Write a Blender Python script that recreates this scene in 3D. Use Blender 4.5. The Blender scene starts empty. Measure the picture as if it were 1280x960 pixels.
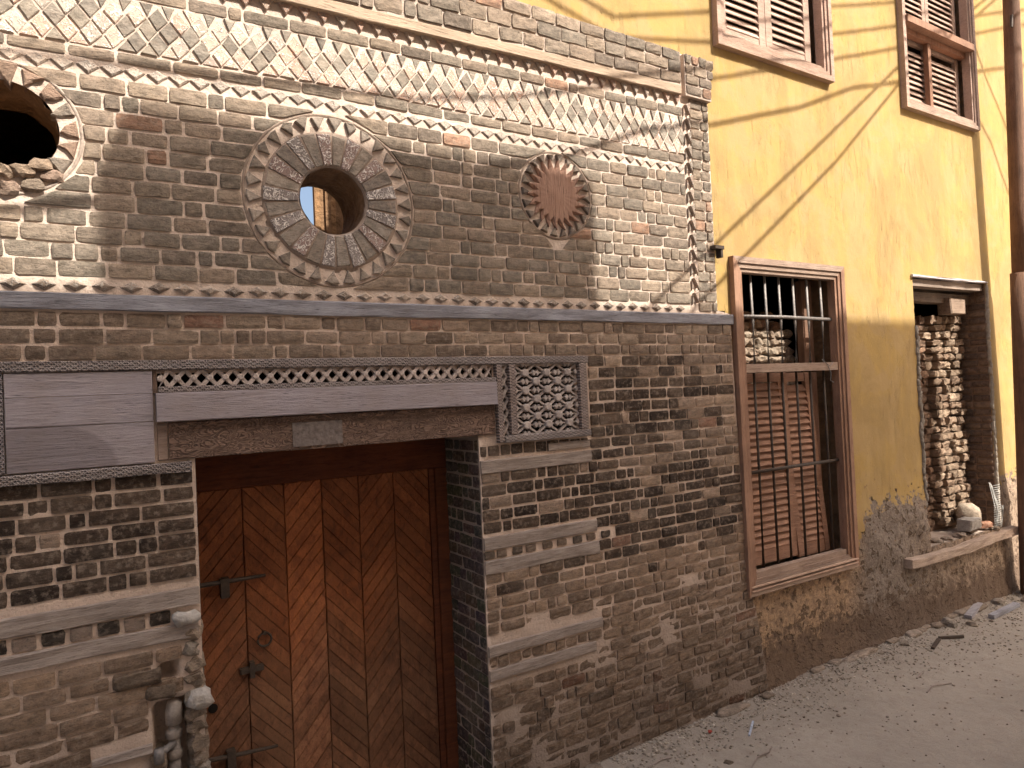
import bpy, math, random
from mathutils import Vector, Matrix, noise
R_ = random.Random(11)
sc = bpy.context.scene
col = sc.collection
rad = math.radians
# ------------------------------------------------------------------ camera
cam = bpy.data.objects.new('camera', bpy.data.cameras.new('camera'))
col.objects.link(cam)
cam.data.sensor_width = 36.0
cam.data.lens = 36.0 * 860 / 1280
cam.data.clip_start = 0.05
cam.data.clip_end = 500
cam.matrix_world = Matrix(((0.8495034, 0.0300113, -0.52672886, 0.0),
                           (-0.52566482, -0.03691321, -0.84989053, -2.91),
                           (-0.04494957, 0.99886773, -0.01558201, 2.0),
                           (0, 0, 0, 1)))
sc.camera = cam
# ------------------------------------------------------------------ world, sun, exposure
SUN_TO = Vector((0.5, -1.0, 1.2))
el = math.atan2(SUN_TO.z, math.hypot(SUN_TO.x, SUN_TO.y))
w = bpy.data.worlds.new('World'); sc.world = w; w.use_nodes = True
nt = w.node_tree
sky = nt.nodes.new('ShaderNodeTexSky'); sky.sky_type = 'NISHITA'; sky.sun_disc = False
sky.sun_elevation = el; sky.sun_rotation = math.atan2(SUN_TO.x, SUN_TO.y)
sky.dust_density = 7.0; sky.ozone_density = 0.3
bg = nt.nodes['Background']; bg.inputs['Strength'].default_value = 0.105
nt.links.new(sky.outputs[0], bg.inputs['Color'])
sun = bpy.data.objects.new('sun', bpy.data.lights.new('sun', 'SUN'))
col.objects.link(sun)
sun.data.energy = 3.4; sun.data.angle = rad(0.5); sun.data.color = (1, 0.94, 0.84)
sun.rotation_euler = (-SUN_TO).to_track_quat('-Z', 'Y').to_euler()
sun.location = (3, -4, 9)
sc.view_settings.view_transform = 'Standard'
sc.view_settings.look = 'None'
sc.view_settings.exposure = 1.35
sc.view_settings.gamma = 1.0

# ------------------------------------------------------------------ helpers
def interp(x, xs, ys):
    if x <= xs[0]: return ys[0]
    for a, b, c, d in zip(xs, xs[1:], ys, ys[1:]):
        if x <= b: return c + (d - c) * (x - a) / (b - a)
    return ys[-1]
def nz(x, y, z=0.0, s=1.0): return noise.noise(Vector((x * s, y * s, z * s)))
def sm(x, a, b):
    t = max(0, min(1, (x - a) / (b - a))); return t * t * (3 - 2 * t)

class MB:
    def __init__(s): s.v = []; s.f = []; s.c = []
    def add(s, vs, fs, c=(1, 1, 1)):
        o = len(s.v); s.v += vs
        if isinstance(c, list): s.c += c
        else: s.c += [c] * len(vs)
        s.f += [tuple(i + o for i in f) for f in fs]
    def build(s, name, mat, parent=None, smooth=False, center=True, kind=None):
        me = bpy.data.meshes.new(name)
        vs = s.v
        c = Vector((0, 0, 0))
        if center and vs:
            n = len(vs)
            c = Vector((sum(v[0] for v in vs) / n, sum(v[1] for v in vs) / n, min(v[2] for v in vs)))
        me.from_pydata([(v[0] - c.x, v[1] - c.y, v[2] - c.z) for v in vs], [], s.f)
        at = me.color_attributes.new('tint', 'FLOAT_COLOR', 'POINT')
        flat = []
        for k in s.c: flat += [k[0], k[1], k[2], 1.0]
        at.data.foreach_set('color', flat)
        if smooth: me.polygons.foreach_set('use_smooth', [True] * len(me.polygons))
        me.materials.append(mat)
        me.update()
        o = bpy.data.objects.new(name, me); col.objects.link(o)
        o.location = c
        if parent is not None:
            o.parent = parent
            p = parent; off = Vector((0, 0, 0))
            while p is not None: off += p.location; p = p.parent
            o.location = c - off
        if kind: o['kind'] = kind
        return o

def thing(name, label, cat, loc=(0, 0, 0), group=None):
    o = bpy.data.objects.new(name, None); col.objects.link(o); o.location = loc
    o.empty_display_size = 0.2
    o['label'] = label; o['category'] = cat
    if group: o['group'] = group
    return o
def part(name, parent, loc=(0, 0, 0), label=None):       # an Empty below a thing
    o = bpy.data.objects.new(name, None); col.objects.link(o)
    o.parent = parent; o.location = Vector(loc) - parent.location
    if label: o['label'] = label
    return o
def tag(o, label, cat, group=None):
    o['label'] = label; o['category'] = cat
    if group: o['group'] = group
    return o

IDT = lambda x, y, z: (x, y, z)
def box(mb, x0, x1, y0, y1, z0, z1, c=(1, 1, 1), b=0.0, T=IDT, j=0.0):
    def J(): return R_.uniform(-j, j)
    vs = []; 
    if b <= 0:
        vs = [(x, y, z) for x in (x0, x1) for y in (y0, y1) for z in (z0, z1)]
        vs = [T(a + J(), bb + J(), cc + J()) for a, bb, cc in vs]
        mb.add(vs, [(0, 1, 3, 2), (4, 6, 7, 5), (0, 4, 5, 1), (2, 3, 7, 6), (0, 2, 6, 4), (1, 5, 7, 3)], c)
    else:
        prism(mb, [(x0, z0), (x1, z0), (x1, z1), (x0, z1)], y0, y1, b, c, T, j, back=True)

def prism(mb, poly, yf, yb, bev=0.003, c=(1, 1, 1), T=IDT, j=0.0, back=False):
    n = len(poly)
    cx = sum(p[0] for p in poly) / n; cz = sum(p[1] for p in poly) / n
    outer = [(p[0] + R_.uniform(-j, j), p[1] + R_.uniform(-j, j)) for p in poly]
    inner = []
    for p in outer:
        dx, dz = cx - p[0], cz - p[1]; L = math.hypot(dx, dz) or 1
        k = min(bev * 1.4, L * 0.45) / L
        inner.append((p[0] + dx * k, p[1] + dz * k))
    jy = [R_.uniform(-j, j) * .6 for _ in range(n)]
    vs = [T(p[0], yf + q, p[1]) for p, q in zip(inner, jy)] + [T(p[0], yf + bev + q, p[1]) for p, q in zip(outer, jy)] + [T(p[0], yb, p[1]) for p in outer]
    fs = [tuple(range(n))]
    for i in range(n):
        k = (i + 1) % n
        fs.append((i, n + i, n + k, k)); fs.append((n + i, 2 * n + i, 2 * n + k, n + k))
    if back: fs.append(tuple(range(3 * n - 1, 2 * n - 1, -1)))
    mb.add(vs, fs, c)

def brick(mb, q, yf, yb, c, nx=4, nzc=3, rough=0.002, rnd=0.0022, T=IDT, wear=0.0):
    """q: bl, br, tr, tl (x, z).  a worn brick face with rounded rim"""
    bl, br, tr, tl = q
    vs = []; cs = []
    tiltx = R_.uniform(-.0012, .0012); tiltz = R_.uniform(-.0015, .0015)
    seed = R_.uniform(0, 99)
    for j in range(nzc + 1):
        for i in range(nx + 1):
            u = i / nx; v = j / nzc
            # concentrate towards the rim
            uu = (0, .10, .5, .9, 1)[i] if nx == 4 else u
            vv = (0, .3, .75, 1)[j] if nzc == 3 else v
            x = (bl[0] * (1 - uu) + br[0] * uu) * (1 - vv) + (tl[0] * (1 - uu) + tr[0] * uu) * vv
            z = (bl[1] * (1 - uu) + br[1] * uu) * (1 - vv) + (tl[1] * (1 - uu) + tr[1] * uu) * vv
            rim = (i in (0, nx)) + (j in (0, nzc))
            y = yf + tiltx * (uu - .5) * 2 + tiltz * (vv - .5) * 2 + R_.uniform(-rough, rough)
            jx = R_.uniform(-1, 1) * rough; jz = R_.uniform(-1, 1) * rough
            if rim:
                y += rnd * (1 if rim == 1 else 1.7)
                if rim == 2:
                    sx = 1 if i == 0 else -1; sz = 1 if j == 0 else -1
                    jx += sx * rnd * .7; jz += sz * rnd * .6
                if wear and j == 0: jz += abs(nz(x * 30, seed)) * wear
            vs.append(T(x + jx, y, z + jz))
    fs = []
    W = nx + 1
    for j in range(nzc):
        for i in range(nx):
            a = j * W + i; fs.append((a, a + 1, a + W + 1, a + W))
    ring = [i for i in range(W)] + [j * W + nx for j in range(1, nzc + 1)] + [nzc * W + i for i in range(nx - 1, -1, -1)] + [j * W for j in range(nzc - 1, 0, -1)]
    o = len(vs)
    def xz(k):
        j, i = divmod(k, W)
        uu = (0, .10, .5, .9, 1)[i] if nx == 4 else i / nx
        vv = (0, .3, .75, 1)[j] if nzc == 3 else j / nzc
        x = (bl[0] * (1 - uu) + br[0] * uu) * (1 - vv) + (tl[0] * (1 - uu) + tr[0] * uu) * vv
        z = (bl[1] * (1 - uu) + br[1] * uu) * (1 - vv) + (tl[1] * (1 - uu) + tr[1] * uu) * vv
        return x, z
    for k in ring:
        x, z = xz(k); vs.append(T(x, yb, z))
    n = len(ring)
    for i in range(n):
        k = (i + 1) % n
        fs.append((ring[k], ring[i], o + i, o + k))
    mb.add(vs, fs, c)

def tube(mb, pts, r, n=8, c=(1, 1, 1), cap=True):
    pts = [Vector(p) for p in pts]
    rs = r if isinstance(r, (list, tuple)) else [r] * len(pts)
    vs = []; fs = []
    for k, p in enumerate(pts):
        d = (pts[min(k + 1, len(pts) - 1)] - pts[max(k - 1, 0)]).normalized()
        a = d.cross(Vector((0, 0, 1)))
        if a.length < 1e-3: a = d.cross(Vector((1, 0, 0)))
        a.normalize(); b = d.cross(a)
        for i in range(n):
            t = 2 * math.pi * i / n
            vs.append(tuple(p + (a * math.cos(t) + b * math.sin(t)) * rs[k]))
    for k in range(len(pts) - 1):
        for i in range(n):
            j = (i + 1) % n
            fs.append((k * n + i, k * n + j, (k + 1) * n + j, (k + 1) * n + i))
    if cap:
        fs.append(tuple(range(n - 1, -1, -1))); fs.append(tuple((len(pts) - 1) * n + i for i in range(n)))
    mb.add(vs, fs, c)

def stone(mb, p, s, c=(1, 1, 1), sub=1, flat=.7, T=IDT):
    """irregular lump"""
    g = (1 + 5 ** .5) / 2
    V = [(-1, g, 0), (1, g, 0), (-1, -g, 0), (1, -g, 0), (0, -1, g), (0, 1, g), (0, -1, -g), (0, 1, -g), (g, 0, -1), (g, 0, 1), (-g, 0, -1), (-g, 0, 1)]
    Fc = [(0, 11, 5), (0, 5, 1), (0, 1, 7), (0, 7, 10), (0, 10, 11), (1, 5, 9), (5, 11, 4), (11, 10, 2), (10, 7, 6), (7, 1, 8), (3, 9, 4), (3, 4, 2), (3, 2, 6), (3, 6, 8), (3, 8, 9), (4, 9, 5), (2, 4, 11), (6, 2, 10), (8, 6, 7), (9, 8, 1)]
    V = [Vector(v).normalized() for v in V]
    if sub:
        mid = {}
        F2 = []
        def m(a, b):
            k = (min(a, b), max(a, b))
            if k not in mid: mid[k] = len(V); V.append(((V[a] + V[b]) / 2).normalized())
            return mid[k]
        for a, b, d in Fc:
            x, y, z = m(a, b), m(b, d), m(d, a)
            F2 += [(a, x, z), (b, y, x), (d, z, y), (x, y, z)]
        Fc = F2
    sx, sy, sz = (s, s, s * flat) if not isinstance(s, tuple) else s
    sd = R_.uniform(0, 50)
    rot = Matrix.Rotation(R_.uniform(0, 6.28), 3, 'Z') if not isinstance(s, tuple) else Matrix.Identity(3)
    vs = []
    for v in V:
        k = 1 + .45 * noise.noise(v * 1.3 + Vector((sd, 0, 0))) + .1 * R_.uniform(-1, 1)
        q = Vector((max(-.8, min(.8, v.x)) * sx, max(-.8, min(.8, v.y)) * sy, max(-.8, min(.8, v.z)) * sz)) * k * 1.15
        q = rot @ q
        vs.append((p[0] + q.x, p[1] + q.y, p[2] + q.z))
    mb.add(vs, Fc, c)

# ------------------------------------------------------------------ materials
class NT:
    def __init__(s, name):
        s.m = bpy.data.materials.new(name); s.m.use_nodes = True
        s.t = s.m.node_tree; s.b = s.t.nodes['Principled BSDF']
        s.b.inputs['Specular IOR Level'].default_value = 0.25
    def n(s, typ, **kw):
        x = s.t.nodes.new(typ)
        for k, v in kw.items():
            if k.startswith('_'): x.inputs[k[1:]].default_value = v
            else: setattr(x, k, v)
        return x
    def l(s, a, b): s.t.links.new(a, b)
    def pos(s, scale=(1, 1, 1), off=(0, 0, 0)):
        if not hasattr(s, 'geo'): s.geo = s.n('ShaderNodeNewGeometry')
        m = s.n('ShaderNodeMapping'); m.inputs['Scale'].default_value = scale; m.inputs['Location'].default_value = off
        s.l(s.geo.outputs['Position'], m.inputs['Vector']); return m.outputs[0]
    def noise(s, vec, scale, detail=4, rough=.6, dist=0):
        x = s.n('ShaderNodeTexNoise'); x.inputs['Scale'].default_value = scale; x.inputs['Detail'].default_value = detail
        x.inputs['Roughness'].default_value = rough; x.inputs['Distortion'].default_value = dist
        s.l(vec, x.inputs['Vector']); return x.outputs['Fac']
    def ramp(s, fac, stops):
        x = s.n('ShaderNodeValToRGB'); cr = x.color_ramp
        while len(cr.elements) < len(stops): cr.elements.new(.5)
        for e, (p, c) in zip(cr.elements, stops):
            e.position = p; e.color = (c, c, c, 1) if not isinstance(c, tuple) else (*c, 1)
        s.l(fac, x.inputs[0]); return x.outputs[0]
    def mix(s, fac, a, b, mode='MIX'):
        x = s.n('ShaderNodeMix', data_type='RGBA', blend_type=mode)
        for sock, v in ((x.inputs[0], fac), (x.inputs[6], a), (x.inputs[7], b)):
            if isinstance(v, (int, float)): sock.default_value = v
            elif isinstance(v, tuple): sock.default_value = (*v, 1)
            else: s.l(v, sock)
        return x.outputs[2]
    def math(s, op, a, b=0.0, clamp=False):
        x = s.n('ShaderNodeMath', operation=op, use_clamp=clamp)
        for sock, v in ((x.inputs[0], a), (x.inputs[1], b)):
            if isinstance(v, (int, float)): sock.default_value = v
            else: s.l(v, sock)
        return x.outputs[0]
    def attr(s):
        x = s.n('ShaderNodeAttribute', attribute_name='tint'); return x.outputs['Color']
    def xyz(s):
        if not hasattr(s, 'geo'): s.geo = s.n('ShaderNodeNewGeometry')
        x = s.n('ShaderNodeSeparateXYZ'); s.l(s.geo.outputs['Position'], x.inputs[0]); return x.outputs
    def bump(s, h, dist, strength=1.0, prev=None):
        x = s.n('ShaderNodeBump'); x.inputs['Distance'].default_value = dist; x.inputs['Strength'].default_value = strength
        s.l(h, x.inputs['Height'])
        if prev is not None: s.l(prev, x.inputs['Normal'])
        return x.outputs[0]
    def out(s, c, rough=.9, normal=None):
        if isinstance(c, tuple): s.b.inputs['Base Color'].default_value = (*c, 1)
        else: s.l(c, s.b.inputs['Base Color'])
        if isinstance(rough, (int, float)): s.b.inputs['Roughness'].default_value = rough
        else: s.l(rough, s.b.inputs['Roughness'])
        if normal is not None: s.l(normal, s.b.inputs['Normal'])
        return s.m

def mat_brick(name, dust=(.30, .235, .18), dustamt=.5, striate=1.0, bumpd=.0045):
    m = NT(name)
    p = m.pos(); ph = m.pos((1, 1, 1.9 if striate else 1))
    t = m.attr()
    n1 = m.noise(ph, 22, 6, .7); nf = m.noise(m.pos((1, 1, 2.6)), 60, 5, .75, .4); n2 = m.noise(p, 130, 4, .7); n3 = m.noise(p, 3.2, 3, .5); n4 = m.noise(p, 48, 4, .65)
    c = m.mix(m.ramp(n1, [(.35, 0), (.7, 1)]), m.mix(1.0, t, (.62, .60, .58), 'MULTIPLY'), m.mix(1.0, t, (1.45, 1.4, 1.35), 'MULTIPLY'))
    c = m.mix(m.math('MULTIPLY', m.ramp(n4, [(.50, 0), (.66, 1)]), dustamt), c, dust)
    c = m.mix(m.math('MULTIPLY', m.ramp(n3, [(.5, 0), (.8, 1)]), .35), c, dust)
    c = m.mix(m.ramp(n2, [(.3, .5), (.45, 0)]), c, (.04, .032, .026))
    h = m.math('ADD', m.math('MULTIPLY', n1, .35), m.math('ADD', m.math('MULTIPLY', n4, .4), nf))
    nb = m.bump(h, bumpd)
    c = m.mix(m.ramp(nf, [(.34, .65), (.46, 0)]), c, m.mix(1.0, c, (.35, .32, .30), 'MULTIPLY'))
    nb = m.bump(n2, .0018, 1.0, nb)
    return m.out(c, .95, nb)

def mat_mortar(name, a=(.60, .49, .41), b=(.46, .365, .30)):
    m = NT(name)
    p = m.pos(); n1 = m.noise(p, 9, 5, .65); n2 = m.noise(p, 70, 5, .7); n3 = m.noise(p, 1.6, 3, .5)
    c = m.mix(m.ramp(n1, [(.3, 0), (.7, 1)]), a, b)
    c = m.mix(1.0, c, m.attr(), 'MULTIPLY')
    c = m.mix(m.ramp(n2, [(.30, .5), (.44, 0)]), c, (.20, .15, .115))
    nb = m.bump(n2, .006); nb = m.bump(n1, .012, .8, nb)
    return m.out(c, .95, nb)

def mat_wood(name, base, dark, axis='X', grain=1.0, carve=None, wear=None, rough=.8):
    m = NT(name)
    sc_ = {'X': (1.2, 14, 14), 'Z': (14, 14, 1.2), 'D': (9, 9, 5)}[axis]
    p = m.pos(); pg = m.pos(tuple(v * grain for v in sc_))
    n1 = m.noise(pg, 3.5, 8, .75, .8); n2 = m.noise(p, 5, 4, .6); n3 = m.noise(pg, 22, 3, .7)
    c = m.mix(m.ramp(n1, [(.32, 0), (.68, 1)]), dark, base)
    c = m.mix(m.math('MULTIPLY', m.ramp(n2, [(.4, 0), (.7, 1)]), .45), c, wear or tuple(min(1, v * 1.35) for v in base))
    c = m.mix(1.0, c, m.attr(), 'MULTIPLY')
    c = m.mix(m.ramp(n3, [(.30, .75), (.42, 0)]), c, tuple(v * .3 for v in dark))
    nb = m.bump(n1, .006); nb = m.bump(n3, .003, 1, nb)
    if carve == 'stain':
        x = m.xyz()
        dx = m.math('MULTIPLY', m.math('ADD', x[0], .13), 1 / .235); dz = m.math('MULTIPLY', m.math('SUBTRACT', x[2], 1.80), 1 / .175)
        rr = m.math('ADD', m.math('ADD', m.math('MULTIPLY', dx, dx), m.math('MULTIPLY', dz, dz)), m.math('MULTIPLY', m.math('SUBTRACT', n2, .5), .35))
        c = m.mix(m.ramp(rr, [(.86, .42), (1.0, 0)]), c, (.12, .095, .095))
        return m.out(c, rough, nb)
    if carve:
        if carve == 'zig':
            x = m.xyz()
            # braided zigzag: |frac(x*f)-.5| compared with z
            zx = m.math('PINGPONG', x[0], .016)
            zz = m.math('MULTIPLY', x[2], 1.0)
            u = m.math('SINE', m.math('MULTIPLY', m.math('ADD', zx, zz), 420))
            v = m.math('SINE', m.math('MULTIPLY', m.math('SUBTRACT', zx, zz), 420))
            h = m.math('MAXIMUM', u, v)
            nb = m.bump(h, .004, 1, nb)
            c = m.mix(m.ramp(h, [(.25, .55), (.55, 0)]), c, tuple(k * .45 for k in dark))
            return m.out(c, rough, nb)
        nn = m.noise(m.pos((13, 13, 26)), 1.0, 1.2, .4, 1.5)
        h = m.ramp(m.math('PINGPONG', nn, .055), [(.012, 0), (.03, 1)])
        nb = m.bump(h, .007, 1, nb)
        c = m.mix(m.ramp(h, [(0, .6), (1, 0)]), c, tuple(k * .4 for k in dark))
    return m.out(c, rough, nb)

def mat_painted(name, base, mark, dark=(.16, .13, .12), scale=45, scroll=True, amt=.9):
    """glazed patterned bricks: scroll like marks on a ground"""
    m = NT(name)
    p = m.pos(); n1 = m.noise(p, scale, 1.5, .4, 1.2); n2 = m.noise(p, 20, 4, .6); n3 = m.noise(p, 120, 3, .7)
    line = m.ramp(m.math('ABSOLUTE', m.math('SUBTRACT', n1, .5)), [(.02, 1), (.055, 0)])
    c = m.mix(m.ramp(n2, [(.35, 0), (.65, 1)]), base, tuple(v * .72 for v in base))
    c = m.mix(1.0, c, m.attr(), 'MULTIPLY')
    c = m.mix(m.math('MULTIPLY', line, amt), c, mark)
    c = m.mix(m.ramp(n3, [(.33, .55), (.48, 0)]), c, dark)
    nb = m.bump(line, .003); nb = m.bump(n3, .002, 1, nb); nb = m.bump(n2, .006, 1, nb)
    return m.out(c, .85, nb)

M = {}
M['brick'] = mat_brick('weathered_brick', (.36, .285, .225), .5)
M['mortar'] = mat_mortar('lime_mortar')
M['mortar_lit'] = mat_mortar('pale_mortar', (.50, .40, .31), (.38, .30, .235))
M['rubble'] = mat_brick('rubble_brick', (.33, .25, .18), .4, 0, .010)
M['pale_tile'] = mat_painted('pale_patterned_brick', (.60, .48, .395), (.78, .71, .63), (.36, .25, .20))
M['scroll'] = mat_painted('scrollwork_brick', (.34, .29, .265), (.80, .73, .67), (.12, .09, .08), 46, True, 1.0)
M['teeth'] = mat_painted('tooth_brick', (.40, .33, .275), (.56, .50, .44), (.15, .12, .10), 50, True, .6)
M['beam'] = mat_wood('silvered_timber', (.37, .365, .40), (.165, .15, .16), 'X')
M['timber'] = mat_wood('brown_grey_timber', (.45, .375, .325), (.20, .155, .13), 'X')
M['board'] = mat_wood('purple_grey_board', (.46, .405, .435), (.33, .29, .305), 'X', .7, 'stain', (.32, .255, .22))
M['carved'] = mat_wood('carved_braid_timber', (.47, .40, .375), (.26, .21, .19), 'X', 1, 'zig')
M['carved_lintel'] = mat_wood('carved_lintel_timber', (.34, .225, .17), (.17, .105, .078), 'X', 1, 'leaf')
M['lattice'] = mat_wood('lattice_wood', (.55, .48, .445), (.34, .28, .25), 'D')
M['strip'] = mat_wood('cornice_timber', (.48, .36, .26), (.34, .25, .18), 'X', .6)
M['door'] = mat_wood('red_brown_door', (.37, .122, .045), (.11, .034, .014), 'D', 1, None, (.40, .155, .06), .6)
M['doordark'] = mat_wood('dark_door_frame', (.27, .09, .036), (.10, .034, .016), 'X', 1, None, None, .65)
M['disc'] = mat_wood('red_disc_wood', (.36, .22, .16), (.24, .13, .09), 'Z', .5)
M['frame'] = mat_wood('window_frame_wood', (.44, .26, .175), (.24, .13, .085), 'Z')
M['frameh'] = mat_wood('window_rail_wood', (.46, .34, .265), (.26, .17, .125), 'X')
M['slat'] = mat_wood('shutter_wood', (.46, .265, .18), (.27, .145, .095), 'X')
M['slat_pale'] = mat_wood('pale_shutter_wood', (.50, .36, .29), (.34, .23, .175), 'X')
M['post'] = mat_wood('old_post_wood', (.23, .13, .085), (.11, .06, .04), 'Z')

def simple(name, c, rough=.8, metal=0, bumpd=.002, scale=60, var=.5):
    m = NT(name); p = m.pos(); n = m.noise(p, scale, 4, .6)
    cc = m.mix(m.ramp(n, [(.3, 0), (.7, 1)]), tuple(v * (1 - var) for v in c), c)
    m.b.inputs['Metallic'].default_value = metal
    return m.out(m.mix(1.0, cc, m.attr(), 'MULTIPLY'), rough, m.bump(n, bumpd))
M['iron'] = simple('rusty_iron', (.10, .075, .06), .6, .3)
M['ironpale'] = simple('pale_iron', (.30, .27, .25), .55, .3)
M['dark'] = simple('dark_interior', (.06, .045, .035), .95)
M['mud'] = simple('mud_wall', (.34, .21, .12), .95, 0, .03, 14, .45)
M['plasterlump'] = simple('grey_plaster', (.42, .38, .34), .95, 0, .01, 40, .35)
M['cable'] = simple('black_cable', (.03, .03, .03), .6)
M['white'] = simple('white_plastic', (.6, .66, .8), .5)
M['red'] = simple('red_scrap', (.5, .08, .05), .6)
M['net'] = simple('white_net', (.62, .60, .56), .8)
M['pipe'] = simple('pipe_plaster_grey', (.36, .32, .29), .7, 0, .004, 50, .4)
M['opp'] = simple('ochre_render', (.80, .71, .58), .95, 0, .01, 6, .25)

def mat_yellow():
    m = NT('yellow_plaster'); p = m.pos(); xyz = m.xyz(); X, Z = xyz[0], xyz[2]
    n1 = m.noise(p, 2.2, 4, .6); n2 = m.noise(p, 9, 5, .65); n3 = m.noise(p, 30, 5, .7); n4 = m.noise(p, 90, 4, .7)
    nv = m.noise(m.pos((5, 5, .7)), 3, 4, .6)
    c = m.mix(m.ramp(n2, [(.35, 0), (.65, 1)]), (.475, .315, .108), (.43, .29, .110))
    c = m.mix(m.math('MULTIPLY', m.ramp(m.noise(p, 3.4, 5, .65, .3), [(.46, 0), (.56, 1)]), .85), c, (.445, .305, .140))
    c = m.mix(m.math('MULTIPLY', m.ramp(nv, [(.5, 0), (.7, 1)]), .35), c, (.53, .38, .16))
    stain = m.noise(m.pos((1.6, 1.6, .9), (3, 0, 1)), 1.4, 6, .7, .6)
    c = m.mix(m.math('MULTIPLY', m.ramp(stain, [(.47, 0), (.60, 1)]), .75), c, (.37, .25, .105))
    streak = m.noise(m.pos((11, 11, .35)), 1.5, 5, .7)
    c = m.mix(m.math('MULTIPLY', m.ramp(streak, [(.60, 0), (.74, 1)]), .3), c, (.38, .265, .135))
    # fine dark pits
    c = m.mix(m.ramp(m.noise(p, 55, 2, .5), [(.235, .8), (.275, 0)]), c, (.30, .19, .09))
    crack = m.ramp(m.math('ABSOLUTE', m.math('SUBTRACT', m.noise(m.pos((9, 9, .8)), 2, 5, .7, .5), .5)), [(.0, .9), (.006, 0)])
    cm = m.math('MULTIPLY', crack, m.ramp(n1, [(.45, 0), (.55, 1)]))
    c = m.mix(cm, c, (.36, .25, .12))
    # worn foot of the wall
    nn = m.math('ADD', m.math('MULTIPLY', m.math('SUBTRACT', n2, .5), .9), m.math('MULTIPLY', m.math('SUBTRACT', n3, .5), .7))
    zd = m.n('ShaderNodeMapRange'); zd.interpolation_type = 'SMOOTHSTEP'
    for k, v in zip(('From Min', 'From Max', 'To Min', 'To Max'), (4.55, 4.85, .74, 1.08)): zd.inputs[k].default_value = v
    m.l(X, zd.inputs['Value'])
    zw = m.math('ADD', Z, m.math('MULTIPLY', nn, .55))
    d = m.math('SUBTRACT', zd.outputs[0], zw)           # >0 : worn
    worn = m.ramp(m.math('ADD', m.math('MULTIPLY', d, 4), .5), [(.42, 0), (.58, 1)])
    ochre = m.mix(m.ramp(n3, [(.42, 0), (.60, 1)]), (.31, .21, .14), (.52, .35, .215))
    grey = m.mix(m.ramp(n3, [(.35, 0), (.65, 1)]), (.20, .155, .125), (.33, .27, .22))
    gx = m.n('ShaderNodeMapRange')
    for k, v in zip(('From Min', 'From Max', 'To Min', 'To Max'), (4.5, 4.75, 0, 1)): gx.inputs[k].default_value = v
    m.l(m.math('ADD', X, m.math('MULTIPLY', nn, .35)), gx.inputs['Value'])
    gx2 = m.ramp(m.math('MULTIPLY', m.math('ADD', X, m.math('MULTIPLY', nn, .9)), .1), [(.53, 1), (.60, .55)])
    wc = m.mix(m.math('MULTIPLY', gx.outputs[0], gx2), ochre, grey)
    spot = m.ramp(m.noise(p, 17, 2.5, .6), [(.39, 1), (.43, 0)])
    wc = m.mix(m.math('MULTIPLY', spot, .75), wc, (.13, .085, .055))
    c = m.mix(worn, c, wc)
    # brown chips scattered just above the worn zone
    chip = m.ramp(m.noise(p, 16, 3, .6), [(.30, 1), (.335, 0)])
    near = m.ramp(m.math('ADD', d, .5), [(.12, 0), (.4, 1)])
    c = m.mix(m.math('MULTIPLY', chip, near), c, (.27, .175, .10))
    # damp brown foot
    damp = m.ramp(m.math('SUBTRACT', .42, m.math('ADD', Z, m.math('MULTIPLY', nn, .5))), [(0, 0), (.12, 1)])
    c = m.mix(m.math('MULTIPLY', damp, .85), c, (.15, .10, .07))
    hw = m.math('MULTIPLY', worn, m.math('ADD', n3, m.math('MULTIPLY', spot, -.6)))
    nb = m.bump(n4, .0012)
    nb = m.bump(n2, .006, .8, nb)
    nb = m.bump(hw, .02, 1, nb)
    nb = m.bump(m.math('SUBTRACT', 1.0, worn), .008, 1, nb)
    nb = m.bump(m.math('SUBTRACT', 1.0, cm), .002, 1, nb)
    return m.out(c, .9, nb)
M['yellow'] = mat_yellow()

def mat_ground():
    m = NT('dusty_street'); p = m.pos(); n1 = m.noise(p, 1.3, 5, .6); n2 = m.noise(p, 14, 6, .7); n3 = m.noise(p, 120, 4, .8)
    c = m.mix(m.ramp(n1, [(.3, 0), (.7, 1)]), (.39, .34, .285), (.47, .41, .345))
    c = m.mix(m.ramp(n2, [(.45, 0), (.75, .5)]), c, (.33, .265, .215))
    c = m.mix(m.ramp(n3, [(.66, 0), (.76, .45)]), c, (.40, .34, .29))
    c = m.mix(m.ramp(n3, [(.27, .5), (.34, 0)]), c, (.24, .19, .15))
    y = m.xyz()[1]
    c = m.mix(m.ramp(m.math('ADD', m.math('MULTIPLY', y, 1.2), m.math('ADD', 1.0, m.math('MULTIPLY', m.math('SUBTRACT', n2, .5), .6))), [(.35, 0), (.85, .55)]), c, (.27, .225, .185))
    nb = m.bump(n2, .02, .7); nb = m.bump(n3, .004, 1, nb)
    return m.out(c, .95, nb)
M['ground'] = mat_ground()

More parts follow.
